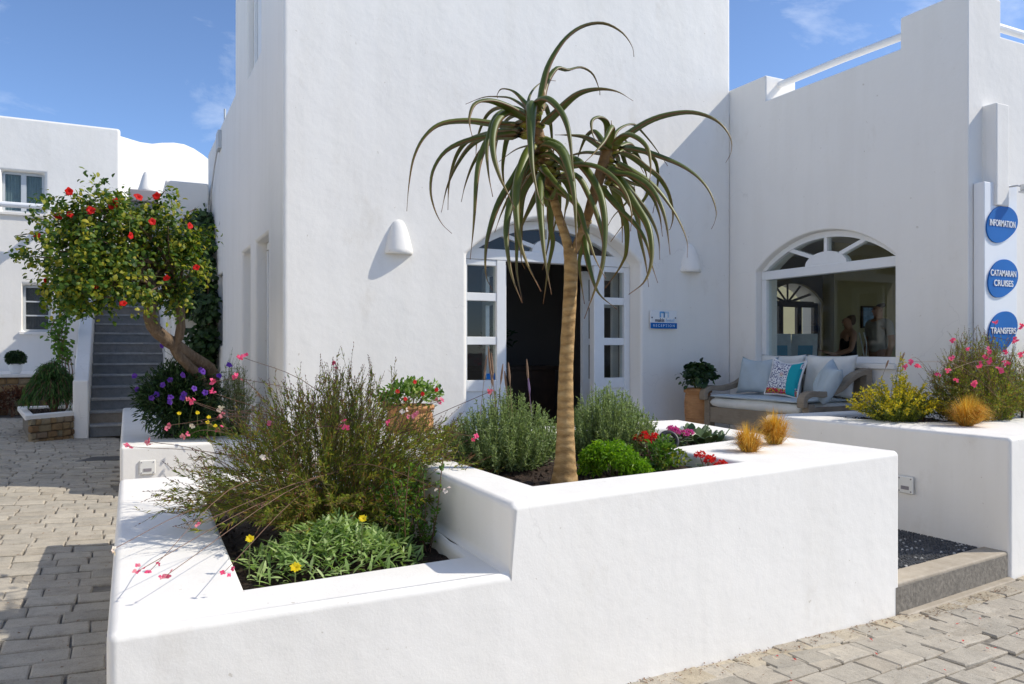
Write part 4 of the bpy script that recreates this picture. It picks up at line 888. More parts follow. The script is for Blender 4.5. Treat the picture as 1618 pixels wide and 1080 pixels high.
# tree aloe, surveyed: (width, points of the leaf's middle line); layout units from the trunk foot
ALOE_LEAVES=[
(1.1,[(-0.161,0.0,1.629),(-0.325,-0.044,1.626),(-0.447,-0.082,1.629),(-0.566,-0.114,1.605),(-0.638,-0.141,1.537),(-0.682,-0.161,1.439),(-0.701,-0.175,1.316),(-0.709,-0.18,1.205)]),
(1.1,[(-0.156,0.0,1.58),(-0.315,-0.021,1.575),(-0.439,-0.04,1.555),(-0.543,-0.057,1.503),(-0.603,-0.071,1.414),(-0.616,-0.083,1.317),(-0.597,-0.092,1.23),(-0.563,-0.098,1.163),(-0.519,-0.1,1.12)]),
(1.15,[(-0.161,0.0,1.658),(-0.201,-0.092,1.649),(-0.276,-0.173,1.667),(-0.347,-0.241,1.668),(-0.408,-0.297,1.636),(-0.428,-0.34,1.57),(-0.424,-0.369,1.518),(-0.414,-0.38,1.476)]),
(0.95,[(-0.161,0.0,1.609),(-0.317,0.073,1.623),(-0.438,0.132,1.582),(-0.512,0.178,1.502),(-0.565,0.208,1.397),(-0.595,0.22,1.271)]),
(1.0,[(-0.161,0.0,1.595),(-0.315,-0.061,1.569),(-0.365,-0.114,1.526),(-0.396,-0.159,1.431),(-0.408,-0.196,1.33),(-0.413,-0.224,1.197),(-0.42,-0.242,1.086),(-0.43,-0.25,0.986)]),
(1.05,[(-0.161,0.0,1.663),(-0.258,-0.102,1.661),(-0.312,-0.191,1.606),(-0.333,-0.267,1.512),(-0.327,-0.329,1.407),(-0.3,-0.376,1.309),(-0.266,-0.407,1.233),(-0.24,-0.42,1.171)]),
(0.9,[(-0.161,0.0,1.663),(-0.267,-0.084,1.671),(-0.322,-0.155,1.626),(-0.348,-0.214,1.545),(-0.36,-0.258,1.46),(-0.351,-0.288,1.346),(-0.332,-0.3,1.244)]),
(0.8,[(-0.156,0.0,1.692),(-0.184,0.05,1.746),(-0.238,0.09,1.813),(-0.298,0.121,1.839),(-0.321,0.142,1.82),(-0.321,0.15,1.803)]),
(0.6,[(-0.156,0.0,1.682),(-0.198,0.099,1.752),(-0.258,0.18,1.813),(-0.32,0.242,1.841),(-0.394,0.283,1.851),(-0.481,0.3,1.823)]),
(0.8,[(-0.156,0.0,1.672),(-0.238,0.09,1.739),(-0.319,0.166,1.763),(-0.371,0.228,1.751),(-0.409,0.276,1.693),(-0.428,0.307,1.628),(-0.432,0.32,1.537)]),
(1.15,[(-0.149,0.0,1.663),(-0.164,-0.126,1.691),(-0.169,-0.233,1.593),(-0.171,-0.321,1.462),(-0.166,-0.388,1.34),(-0.146,-0.432,1.228),(-0.126,-0.45,1.178)]),
(0.45,[(-0.161,0.0,1.692),(-0.176,0.083,1.757),(-0.162,0.15,1.828),(-0.125,0.202,1.886),(-0.083,0.236,1.918),(-0.035,0.25,1.921)]),
(1.15,[(-0.133,0.0,1.655),(-0.109,0.026,1.827),(-0.073,0.049,1.942),(-0.0,0.069,2.056),(0.085,0.086,2.123),(0.182,0.099,2.141),(0.268,0.11,2.103),(0.317,0.117,2.04),(0.327,0.12,1.99)]),
(1.15,[(-0.127,0.0,1.62),(-0.056,-0.083,1.665),(0.03,-0.15,1.723),(0.114,-0.202,1.73),(0.197,-0.236,1.708),(0.266,-0.25,1.663)]),
(1.05,[(-0.133,0.0,1.678),(-0.143,-0.112,1.696),(-0.096,-0.207,1.687),(-0.046,-0.285,1.614),(-0.018,-0.345,1.522),(-0.007,-0.384,1.406),(0.001,-0.4,1.278)]),
(1.05,[(-0.122,0.0,1.573),(-0.047,-0.126,1.511),(-0.01,-0.228,1.424),(0.006,-0.307,1.319),(0.013,-0.359,1.202),(0.013,-0.38,1.125)]),
(1.1,[(-0.132,0.0,1.537),(-0.173,-0.092,1.499),(-0.207,-0.173,1.409),(-0.23,-0.241,1.302),(-0.233,-0.297,1.184),(-0.218,-0.34,1.054),(-0.188,-0.369,0.955),(-0.132,-0.38,0.841)]),
(1.15,[(-0.132,0.0,1.518),(-0.172,-0.048,1.496),(-0.239,-0.091,1.381),(-0.313,-0.127,1.252),(-0.355,-0.156,1.117),(-0.368,-0.179,1.012),(-0.363,-0.194,0.919),(-0.335,-0.2,0.859)]),
(1.05,[(-0.122,0.0,1.498),(-0.191,-0.084,1.421),(-0.248,-0.155,1.284),(-0.276,-0.214,1.145),(-0.271,-0.258,1.021),(-0.248,-0.288,0.901),(-0.208,-0.3,0.798)]),
(1.0,[(-0.108,0.0,1.431),(-0.127,-0.132,1.344),(-0.131,-0.241,1.23),(-0.125,-0.323,1.092),(-0.114,-0.378,0.962),(-0.09,-0.4,0.827)]),
(1.0,[(-0.108,0.0,1.411),(-0.119,0.081,1.37),(-0.152,0.143,1.313),(-0.197,0.184,1.219),(-0.217,0.2,1.14)]),
(0.8,[(-0.084,0.0,1.392),(-0.082,0.07,1.329),(-0.068,0.13,1.28),(-0.065,0.178,1.188),(-0.053,0.215,1.122),(-0.072,0.24,1.012),(-0.098,0.25,0.827)]),
(0.5,[(-0.142,0.0,1.537),(-0.177,0.155,1.578),(-0.237,0.258,1.584),(-0.316,0.3,1.537)]),
(0.7,[(-0.122,0.0,1.44),(-0.198,0.121,1.399),(-0.253,0.214,1.368),(-0.3,0.275,1.286),(-0.337,0.3,1.186)]),
(0.85,[(-0.122,0.0,1.45),(-0.199,0.05,1.344),(-0.228,0.09,1.253),(-0.23,0.121,1.099),(-0.228,0.142,0.971),(-0.203,0.15,0.841)]),
(0.7,[(-0.127,0.0,1.69),(-0.093,0.121,1.763),(-0.064,0.214,1.706),(-0.051,0.275,1.623),(-0.035,0.3,1.528)]),
(1.1,[(0.194,0.06,1.538),(0.289,0.037,1.605),(0.383,0.016,1.658),(0.477,-0.002,1.683),(0.57,-0.018,1.686),(0.653,-0.032,1.658),(0.707,-0.043,1.612),(0.738,-0.052,1.552),(0.737,-0.058,1.493),(0.712,-0.06,1.445)]),
(1.05,[(0.194,0.06,1.553),(0.334,0.013,1.521),(0.433,-0.029,1.477),(0.521,-0.066,1.425),(0.589,-0.097,1.361),(0.63,-0.122,1.29),(0.648,-0.142,1.212),(0.638,-0.155,1.163),(0.622,-0.16,1.13)]),
(0.8,[(0.199,0.06,1.533),(0.186,-0.006,1.632),(0.146,-0.06,1.65),(0.104,-0.102,1.623),(0.104,-0.129,1.559),(0.123,-0.14,1.51)]),
(0.9,[(0.199,0.06,1.523),(0.217,0.096,1.622),(0.218,0.11,1.685)]),
(0.55,[(0.209,0.06,1.543),(0.238,0.13,1.631),(0.292,0.19,1.683),(0.35,0.238,1.703),(0.398,0.275,1.672),(0.454,0.3,1.616),(0.525,0.31,1.518)]),
(1.0,[(0.204,0.06,1.543),(0.256,-0.056,1.57),(0.298,-0.15,1.535),(0.332,-0.223,1.47),(0.337,-0.271,1.386),(0.329,-0.29,1.31)]),
(0.85,[(0.209,0.06,1.533),(0.305,0.141,1.584),(0.355,0.203,1.549),(0.403,0.244,1.477),(0.416,0.26,1.408)]),
(1.0,[(0.194,0.06,1.533),(0.16,0.02,1.542),(0.089,-0.011,1.573),(0.02,-0.032,1.577),(-0.057,-0.04,1.576)]),
(0.9,[(0.194,0.06,1.533),(0.183,0.126,1.59),(0.148,0.18,1.655),(0.112,0.222,1.646),(0.083,0.249,1.582),(0.063,0.26,1.512)]),
(0.8,[(0.194,0.06,1.504),(0.199,-0.061,1.606),(0.15,-0.154,1.515),(0.097,-0.215,1.444),(0.058,-0.24,1.402)]),
(1.05,[(0.194,0.06,1.464),(0.23,-0.038,1.403),(0.284,-0.121,1.374),(0.347,-0.189,1.313),(0.383,-0.242,1.23),(0.403,-0.276,1.134),(0.415,-0.29,1.003)]),
(1.0,[(0.194,0.06,1.494),(0.308,0.032,1.428),(0.401,0.008,1.355),(0.475,-0.011,1.254),(0.52,-0.026,1.165),(0.544,-0.036,1.087),(0.543,-0.04,1.02)]),
(0.95,[(0.185,0.06,1.445),(0.268,0.093,1.393),(0.342,0.12,1.319),(0.405,0.141,1.242),(0.448,0.154,1.144),(0.457,0.16,1.033)]),
(1.1,[(0.185,0.06,1.435),(0.243,-0.013,1.379),(0.301,-0.076,1.261),(0.348,-0.13,1.158),(0.359,-0.175,1.059),(0.348,-0.209,0.963),(0.313,-0.231,0.889),(0.248,-0.24,0.838)]),
(1.0,[(0.165,0.06,1.366),(0.188,0.004,1.315),(0.239,-0.044,1.239),(0.309,-0.083,1.156),(0.351,-0.112,1.067),(0.366,-0.132,0.981),(0.391,-0.14,0.896)]),
(0.7,[(0.214,0.06,1.523),(0.355,0.143,1.554),(0.438,0.21,1.531),(0.468,0.262,1.471),(0.469,0.296,1.395),(0.451,0.31,1.282)]),
(0.6,[(0.194,0.06,1.435),(0.31,0.176,1.411),(0.418,0.27,1.389),(0.367,0.343,1.298),(0.31,0.391,1.232),(0.253,0.41,1.154)]),
(1.1,[(-0.084,0.0,1.421),(0.032,-0.118,1.422),(0.115,-0.218,1.389),(0.177,-0.299,1.326),(0.221,-0.362,1.242),(0.236,-0.403,1.157),(0.229,-0.42,1.081)]),
(1.1,[(-0.103,0.0,1.45),(0.017,-0.073,1.461),(0.077,-0.136,1.399),(0.127,-0.19,1.295),(0.145,-0.235,1.195),(0.145,-0.269,1.082),(0.125,-0.291,0.937),(0.053,-0.3,0.732)]),
(1.0,[(-0.093,0.0,1.392),(0.04,-0.024,1.396),(0.105,-0.045,1.286),(0.146,-0.063,1.169),(0.163,-0.078,1.072),(0.157,-0.09,0.976),(0.119,-0.097,0.862),(0.081,-0.1,0.768)]),
(0.9,[(-0.084,0.0,1.353),(0.03,-0.141,1.249),(0.067,-0.249,1.103),(0.099,-0.321,0.978),(0.137,-0.35,0.896)]),
(1.1,[(-0.113,0.0,1.518),(-0.09,-0.134,1.511),(-0.041,-0.249,1.454),(-0.017,-0.342,1.36),(-0.0,-0.414,1.249),(0.004,-0.461,1.121),(0.004,-0.48,0.984)]),
(0.9,[(-0.113,0.0,1.45),(-0.098,-0.099,1.398),(-0.055,-0.18,1.324),(-0.014,-0.242,1.257),(-0.026,-0.283,1.187),(-0.036,-0.3,1.122)]),
(0.9,[(0.096,0.06,1.209),(0.088,-0.021,1.08),(0.101,-0.083,0.958),(0.135,-0.124,0.851),(0.212,-0.14,0.78)]),
(0.7,[(0.116,0.06,1.287),(0.086,0.164,1.105),(0.077,0.232,1.011),(0.105,0.26,0.827)]),
(0.8,[(0.194,0.06,1.484),(0.267,0.161,1.559),(0.304,0.238,1.517),(0.348,0.289,1.446),(0.362,0.31,1.387)]),
(0.9,[(0.194,0.06,1.464),(0.285,0.141,1.453),(0.416,0.203,1.365),(0.47,0.244,1.27),(0.489,0.26,1.159)]),
(0.9,[(0.185,0.06,1.386),(0.278,0.093,1.333),(0.342,0.12,1.239),(0.36,0.141,1.142),(0.388,0.154,1.023),(0.404,0.16,0.902)]),
(0.7,[(-0.103,0.0,1.334),(-0.078,-0.078,1.28),(-0.052,-0.129,1.345),(-0.091,-0.15,1.359)]),
(0.9,[(-0.113,0.0,1.489),(-0.082,-0.162,1.458),(-0.044,-0.285,1.391),(-0.023,-0.367,1.319),(-0.008,-0.4,1.235)]),
]
ALOE_TRUNK= [(-0.01,0.0,-0.044,0.087),(-0.009,0.0,0.023,0.0667),(-0.007,0.0,0.101,0.0551),(-0.006,0.0,0.203,0.0479),(-0.006,0.0,0.348,0.0435),(-0.004,0.0,0.493,0.0383),(0.003,0.0,0.638,0.036),(0.013,0.0,0.812,0.0354),(0.019,0.0,0.957,0.0354),(0.016,0.0,1.064,0.0363)]
ALOE_LEFT= [(0.013,0.0,1.044,0.0276),(-0.007,0.0,1.125,0.0247),(-0.033,0.0,1.203,0.0232),(-0.057,0.0,1.282,0.022),(-0.08,0.0,1.377,0.0218),(-0.103,0.0,1.464,0.0218),(-0.123,0.0,1.566,0.0218),(-0.141,0.0,1.653,0.0174)]
ALOE_RIGHT= [(0.022,0.0,1.038,0.0247),(0.057,0.01,1.109,0.0232),(0.09,0.02,1.192,0.0218),(0.126,0.03,1.311,0.0215),(0.157,0.04,1.415,0.0215),(0.184,0.05,1.506,0.0203),(0.2,0.06,1.567,0.0145)]
# ------------------------------------------------------------------ aloe tree
ALOE_AZ = -math.radians(26.7)
aloe = thing('aloe_tree', 'tall two headed tree aloe with ringed trunk and long arching leaves', 'aloe', (1.83, 3.08, .80), ALOE_AZ)
def trunk_mesh(rows, n=20, m=40, seed=1, rings=.03):
    q = random.Random(seed); P = curve_pts([r[:3] for r in rows], m); rad = [v.x for v in curve_pts([(r[3], 0, 0) for r in rows], m)]; k = MB()
    rad = [max(.004, .87*r*(1+rings*math.sin(i*2.1)+q.uniform(-.02, .02))) for i, r in enumerate(rad)]
    return k.tube(P, rad, n)
trunk_mesh(ALOE_TRUNK, 22, 60, 1, .018).build('trunk', 'aloe_bark', aloe, smooth=True)
trunk_mesh(ALOE_LEFT, 16, 40, 2).build('branch', 'aloe_bark', aloe, smooth=True); trunk_mesh(ALOE_RIGHT, 16, 40, 3).build('branch', 'aloe_bark', aloe, smooth=True)
# dry brown leaf bases under each head
for rows in (ALOE_LEFT, ALOE_RIGHT):
    a, b = rows[-5], rows[-1]; P = curve_pts([r[:3] for r in rows[-5:]], 8); MB().tube(P, [.020, .0235, .026, .027, .027, .026, .024, .015], 14).build('leaf_base_collar', 'aloe_collar', aloe, smooth=True)
def aloe_leaf(pts, w):
    """thick channelled leaf: crescent section that tapers to a point, upper side hollow"""
    n = 30; C = curve_pts(pts, n); W = .0232*w; vs = []; al = []; ed = []
    sec = [(-1, .10), (-.82, -.42), (-.42, -.80), (0, -.92), (.42, -.80), (.82, -.42), (1, .10), (.72, .10), (.36, .0), (0, -.05), (-.36, .0), (-.72, .10)]
    # steady side vector: leaf lies in a roughly vertical plane
    span = C[-1]-C[0]; side = Vector((0, 0, 1)).cross(Vector((span.x, span.y, 0)) if Vector((span.x, span.y)).length > .03 else Vector((.3, -1, 0))).normalized()
    L = sum((C[i+1]-C[i]).length for i in range(n-1)); acc = 0
    for i, p in enumerate(C):
        if i: acc += (p-C[i-1]).length
        t = acc/L; d = (C[min(i+1, n-1)]-C[max(i-1, 0)]).normalized(); x = (side-d*side.dot(d)).normalized(); y = x.cross(d)
        if y.z < 0 and i < 2: y, x = -y, -x
        r = max(W*(1-t**2.0)*(1.08-.42*t), .0018); q = 1.0
        vs += [p + x*(a*r) + y*(b*r*q+.35*r) for a, b in sec]; al += [t]*12; ed += [1.0 if k in (0, 6) else 0.0 for k in range(12)]
    fs = [(12*i+k, 12*i+(k+1) % 12, 12*i+12+(k+1) % 12, 12*i+12+k) for i in range(n-1) for k in range(12)] + [tuple(range(11, -1, -1)), tuple(12*(n-1)+k for k in range(12))]
    me = bpy.data.meshes.new('leaf'); me.from_pydata([tuple(v) for v in vs], [], fs); bm = bmesh.new(); bm.from_mesh(me); bmesh.ops.recalc_face_normals(bm, faces=bm.faces); bm.to_mesh(me); bm.free()
    for nm, vals in (('along', al), ('edge', [e*.85 for e in ed])):
        a = me.attributes.new(nm, 'FLOAT', 'POINT'); a.data.foreach_set('value', vals)
    return me
for w, pts in ALOE_LEAVES: obj('leaf', aloe_leaf(pts, w), 'aloe_leaf', aloe, smooth=True)
qa = random.Random(9)
for k in range(0, len(ALOE_LEAVES), 3):      # leaves on the far side of the heads
    w, pts = ALOE_LEAVES[k]; x0, y0, z0 = pts[0]; f_ = qa.uniform(.62, .92)
    obj('leaf', aloe_leaf([(x0+(p[0]-x0)*f_, y0+abs(p[1]-y0)*.8+.28*i/len(pts), z0+(p[2]-z0)*f_*qa.uniform(.9, 1.05)) for i, p in enumerate(pts)], w*.85), 'aloe_leaf', aloe, smooth=True)

# ------------------------------------------------------------------ flowers
def flower_mesh(n, r, w, cup, mat, seed=0, gap=0.0, eye=None):
    """open flower of n petals facing +z"""
    q = random.Random(seed); lv = Leaves()
    for k in range(n):
        a = 2*PI*k/n*(1-gap)+q.uniform(-.12, .12); d = Vector((math.cos(a), math.sin(a), cup+q.uniform(-.1, .1))); lv.big(Vector((0, 0, 0)), d, r*q.uniform(.85, 1.1), w, Vector((-.3*math.cos(a), -.3*math.sin(a), 1)), .10)
    me = bpy.data.meshes.new('flower'); me.from_pydata(lv.v, [], lv.f); me.update(); me.materials.append(MATS[mat]); return me
def place_flower(me, p, d, parent, s=1.0, name='flower'):
    o = bpy.data.objects.new(name, me); COL.objects.link(o); o.parent = parent; o.location = Vector(p)-parent.location
    o.rotation_euler = Vector(d).to_track_quat('Z', 'Y').to_euler(); o.rotation_euler.rotate_axis('Z', R.uniform(0, 6)); o.scale = (s,)*3; return o
def P(x, y, d):      # a spot at distance d on the line of sight of the surveyed photograph
    sa, ca = math.sin(math.radians(26.7)), math.cos(math.radians(26.7)); u_ = (x-809)/1232; return ((sa+u_*ca)*d, (ca-u_*sa)*d, 1.4+(553-y)/1232*d)
TOCAM = lambda p: (Vector((0, 0, 1.4))-Vector(p)).normalized()
rf = flower_mesh(5, .020, .020, .4, 'petal_red', 6); pots_ = [o for o in COL.objects if o.name.startswith('potted_shrub')][0]
for q in ((655, 603, 6.2), (640, 630, 6.15), (668, 622, 6.15), (628, 618, 6.2), (690, 615, 6.25)): place_flower(rf, Vector(P(*q)), TOCAM(P(*q))+rv()*.5, pots_, 1.0)
# ------------------------------------------------------------------ wispy gaura bushes
def gaura(name, label, base, n, rx, ry, h_, lean, seed, leaf_d=30, wands=(), spread=.16, buds=True, leafmat='gaura_leaf'):
    global R
    R = random.Random(seed); t = thing(name, label, 'bush', base); st_, lv, bd = MB(), Leaves(), Leaves(); B = Vector(base)
    for k in range(n):
        a = R.uniform(0, 2*PI); u_ = R.random()**.65; r0 = spread*R.random()**.5
        # stems bow outward: outer ones lie low, inner ones stand up
        el = 1-u_**1.7*.80+R.uniform(-.08, .08); ln = R.uniform(.78, 1.08)
        tip = B+Vector((rx*u_*math.cos(a)*ln+lean[0]*u_, ry*u_*math.sin(a)*ln+lean[1]*u_, h_*max(.20, el)*ln)); p0 = B+Vector((r0*math.cos(a), r0*math.sin(a), 0))
        mid = p0.lerp(tip, .5)+Vector((0, 0, h_*.10*u_))+rv()*.03; q = p0.lerp(tip, .8)+Vector((0, 0, h_*.05*u_))+rv()*.03
        C = curve_pts([p0, mid, q, tip+rv()*.03], 9); st_.tube(C, [.0016, .0015, .0014, .0013, .0012, .0011, .0010, .0009, .0007], 3, False)
        m_ = int(leaf_d*R.uniform(.7, 1.3))
        for i in range(m_):
            f = R.uniform(.06, .84); s_ = f*8; j = min(7, int(s_)); p = C[j].lerp(C[j+1], s_-j); d = (C[j+1]-C[j]).normalized()
            lv.leaf(p, d+rv()*.75, R.uniform(.026, .050)*(1.15-.6*f), R.uniform(.0045, .0075), .15, .1)
        for b in range(R.randint(1, 3)):          # side twigs
            j = R.randint(3, 6); p = C[j]; d = ((C[j+1]-C[j]).normalized()+rv()*.6).normalized(); L = R.uniform(.06, .16); e = p+d*L+Vector((0, 0, .03))
            st_.tube([p, p+d*L*.5, e], [.0011, .0010, .0007], 3, False)
            for i in range(5): lv.leaf(p.lerp(e, R.uniform(.2, .9)), d+rv()*.7, R.uniform(.018, .032), R.uniform(.004, .006), .15)
            if buds:
                for i in range(4): bd.leaf(p.lerp(e, .7+.1*i), d+rv()*.45, R.uniform(.008, .014), .0042, .4)
        if buds:
            d = (C[8]-C[7]).normalized()
            for i in range(9): bd.leaf(C[6].lerp(C[8], i/8), d+rv()*.5, R.uniform(.009, .016), .0045, .4)
    st_.build('stems', 'stem_olive', t, world=True, kind='stuff'); lv.build('foliage', leafmat, t)
    if buds: bd.build('buds', 'gaura_bud', t)
    for k, (p, mat, s_) in enumerate(wands):
        p = Vector(p); p0 = B+Vector((R.uniform(-.3, .3), R.uniform(-.3, .3), R.uniform(.1, .4))); mid = p0.lerp(p, R.uniform(.45, .65))+Vector((R.uniform(-.05, .05), R.uniform(-.05, .05), R.uniform(.04, .16))); C = curve_pts([p0, mid, p], 10)
        MB().tube(C, [.0019]*6+[.0014]*4, 4, False).build('flower_stem', 'stem_brown', t, world=True)
        place_flower(FL[mat][k % 3], p, (TOCAM(p)+rv()*.8), t, s_)
        for i in range(R.randint(1, 2)): place_flower(FL[mat][(k+i) % 3], p+rv()*.018-(C[-1]-C[-3]).normalized()*.03*i, TOCAM(p)+rv()*1.2, t, s_*.75)
    return t
FL = {}
for mat in ('gaura_pink', 'gaura_white', 'hot_pink'): FL[mat] = [flower_mesh(4, .021, .017, .35, mat, s_, .25) for s_ in range(3)]
WANDS = [(P(*q[:3]), q[3], q[4] if len(q) > 4 else 1.0) for q in (
 (300, 632, 4.0, 'gaura_pink', 1.1), (303, 634, 3.9, 'hot_pink', .9), (347, 645, 4.0, 'gaura_white', 1.1), (350, 655, 3.9, 'gaura_pink'), (265, 672, 4.0, 'gaura_pink'), (305, 672, 4.0, 'gaura_white', .8), (290, 690, 3.9, 'gaura_pink'), (235, 697, 3.8, 'gaura_pink', 1.1), (200, 705, 3.8, 'gaura_pink'), (343, 680, 4.0, 'hot_pink', .7),
 (380, 563, 4.1, 'hot_pink', 1.1), (372, 596, 4.1, 'hot_pink'), (335, 602, 4.1, 'hot_pink', 1.1), (336, 620, 4.1, 'hot_pink'), (525, 573, 3.7, 'hot_pink', .7), (546, 675, 3.1, 'hot_pink', .9), (415, 722, 3.1, 'gaura_white', .7), (425, 668, 3.3, 'gaura_pink', .7), (655, 657, 3.4, 'gaura_pink', .8), (612, 665, 3.4, 'hot_pink', .7), (637, 650, 3.4, 'gaura_white', .8), (697, 632, 3.5, 'gaura_pink', .8), (775, 618, 3.6, 'gaura_pink', .9), (752, 690, 3.3, 'hot_pink', .8), (703, 775, 2.9, 'gaura_white', .6), (178, 868, 2.65, 'gaura_white', .7))]
WANDS += [(P(216, 903, 2.42), 'gaura_pink', .7), (P(234, 905, 2.42), 'hot_pink', .6), (P(264, 908, 2.40), 'gaura_pink', .7), (P(353, 905, 2.45), 'hot_pink', .6), (P(310, 828, 2.75), 'gaura_pink', .6)]
gaura('gaura_bush', 'large wispy olive green gaura bush with small pink flowers in the lower planter bed', (.87, 3.60, .56), 540, .84, .68, .76, (.03, -.03), 21, 44, WANDS)
RW = [(P(*q), 'hot_pink', s_) for q, s_ in (((1506, 538, 5.2), 1.1), ((1528, 550, 5.2), 1.), ((1502, 567, 5.2), 1.), ((1497, 585, 5.2), 1.), ((1511, 600, 5.2), 1.), ((1541, 607, 5.1), 1.3), ((1547, 577, 5.2), 1.1), ((1562, 552, 5.2), 1.1), ((1557, 563, 5.2), 1.), ((1563, 570, 5.2), 1.), ((1590, 574, 5.2), 1.2), ((1580, 585, 5.2), 1.3), ((1588, 556, 5.2), 1.), ((1605, 540, 5.2), 1.2), ((1601, 536, 5.2), 1.), ((1573, 508, 5.3), 1.), ((1612, 560, 5.2), 1.), ((1615, 515, 5.2), 1.), ((1439, 571, 5.2), 1.), ((1430, 578, 5.2), 1.), ((1450, 577, 5.2), 1.), ((1481, 592, 5.2), 1.))]
gaura('gaura_bush', 'gaura bush with hot pink flowers in front of the information sign', (6.02, 3.83, ZR-.04), 360, .66, .32, .70, (-.02, -.05), 22, 40, RW, .22)
gaura('gaura_bush', 'reddish gaura bush beside the shop front, right of the information sign', (7.0, 3.82, ZR-.04), 200, .55, .26, .85, (0, -.04), 25, 26, (), .2)
# feathery green growth with tall stems at the tower foot, behind the purple flowers
gaura('feathery_shrub', 'feathery light green shrub against the foot of the tower wall', (.98, 7.86, .56), 170, .34, .30, .72, (-.05, -.06), 23, 26, (), .1, False, 'rosemary_leaf')

# ------------------------------------------------------------------ other plants of the large planter
R = random.Random(31)
def spiky(name, label, base, n, rx, ry, h_, mat, needles=46, L=.024, W=.0036, spikes=0, spread=.6, seed=1):
    global R
    R = random.Random(seed); t = thing(name, label, 'shrub', base); st_, lv = MB(), Leaves(); B = Vector(base)
    for k in range(n):
        a = R.uniform(0, 2*PI); u_ = R.random()**.6; hh = h_*(1-.55*u_*u_)*R.uniform(.72, 1.08)
        p0 = B+Vector((rx*u_*spread*.45*math.cos(a), ry*u_*spread*.45*math.sin(a), 0)); tip = B+Vector((rx*u_*math.cos(a), ry*u_*math.sin(a), hh))
        C = curve_pts([p0, p0.lerp(tip, .5)+Vector((rx*.15*u_*math.cos(a), ry*.15*u_*math.sin(a), -.02)), tip+rv()*.015], 7); st_.tube(C, [.003, .0028, .0025, .0022, .002, .0018, .0012], 4, False)
        for i in range(needles):
            f = .14+.86*(i+R.random())/needles; s_ = min(5.999, f*6); j = int(s_); p = C[j].lerp(C[j+1], s_-j); d = (C[j+1]-C[j]).normalized(); lv.leaf(p, d*.75+rv()*.85, L*R.uniform(.7, 1.15)*(1.1-.4*f), W, .15, .0)
    for k in range(spikes):
        a = R.uniform(0, 2*PI); u_ = R.uniform(.1, .75); p0 = B+Vector((rx*u_*math.cos(a), ry*u_*math.sin(a), h_*.7)); e = p0+Vector((R.uniform(-.05, .06), R.uniform(-.04, .04), R.uniform(.20, .36))); m = MB(); m.tube([p0, p0.lerp(e, .6)], .0014, 4, False)
        q = p0.lerp(e, .6); m.tube([q, q.lerp(e, .3), q.lerp(e, .7), e], [.002, .0058, .005, .002], 6); m.build('flower_spike', 'petal_lavender' if k == 2 else 'dry_spike', t, world=True)
    st_.build('stems', 'stem_green', t, world=True, kind='stuff'); lv.build('foliage', mat, t); return t
spiky('lavender_bush', 'pale grey green lavender bush with dry flower spikes, left of the aloe trunk', (1.76, 3.58, .79), 300, .30, .30, .39, 'rosemary_leaf', 80, .030, .0056, 9, .8, 5)
spiky('rosemary_bush', 'grey green rosemary bush right of the aloe trunk', (2.52, 3.78, .79), 300, .29, .28, .39, 'rosemary_leaf', 80, .030, .0056, 0, .8, 6)
R = random.Random(77)
t = thing('lime_bush', 'bright lime green dome shaped bush at the foot of the aloe trunk', 'shrub', (2.16, 3.19, .79))
lv = Leaves(); c = Vector((2.16, 3.19, .79)); lob = [(rv(.1, 1), R.uniform(.30, .48)) for _ in range(16)]
for _ in range(3600):
    l, s_ = R.choice(lob); d = rv(-.3, 1); q = l*.72+d*s_*R.uniform(.75, 1.0)
    if q.z < -.02: continue
    q = c+Vector((q.x*.175, q.y*.155, q.z*.165)); lv.leaf(q, d*.55+rv()*.8+Vector((0, 0, -.3)), R.uniform(.014, .028), R.uniform(.007, .013), .35, .25)
lv.build('foliage', 'lime_leaf', t); MB().tube([tuple(c-Vector((0, 0, .02))), tuple(c+Vector((0, 0, .06)))], .012, 6).build('stem', 'stem_green', t, world=True)
t = thing('golden_shrub', 'low yellow green shrub at the bed edge behind the wispy bush', 'shrub', (1.60, 4.1, .79)); shrub_leaves((1.62, 4.05, .86), .22, .22, .11, 900, .03, .012, .5, False, -.2, .3, t, mat='yellow_green_leaf')
MB().tube([(1.6, 4.1, .77), (1.61, 4.07, .87)], .008, 5).build('stem', 'stem_brown', t, world=True)
t = thing('small_green_shrub', 'small dark green shrub between the lime bush and the notch of the planter', 'shrub', (2.47, 3.22, .79)); shrub_leaves((2.46, 3.22, .85), .11, .11, .11, 420, .032, .015, .4, False, -.4, .4, t, mat='fresh_leaf'); shrub_leaves((2.50, 3.16, .83), .10, .08, .08, 200, .03, .014, .5, False, -.3, .4, t, name='yellow_leaves', mat='yellow_green_leaf')
MB().tube([(2.47, 3.22, .77), (2.47, 3.22, .87)], .007, 5).build('stem', 'stem_brown', t, world=True)
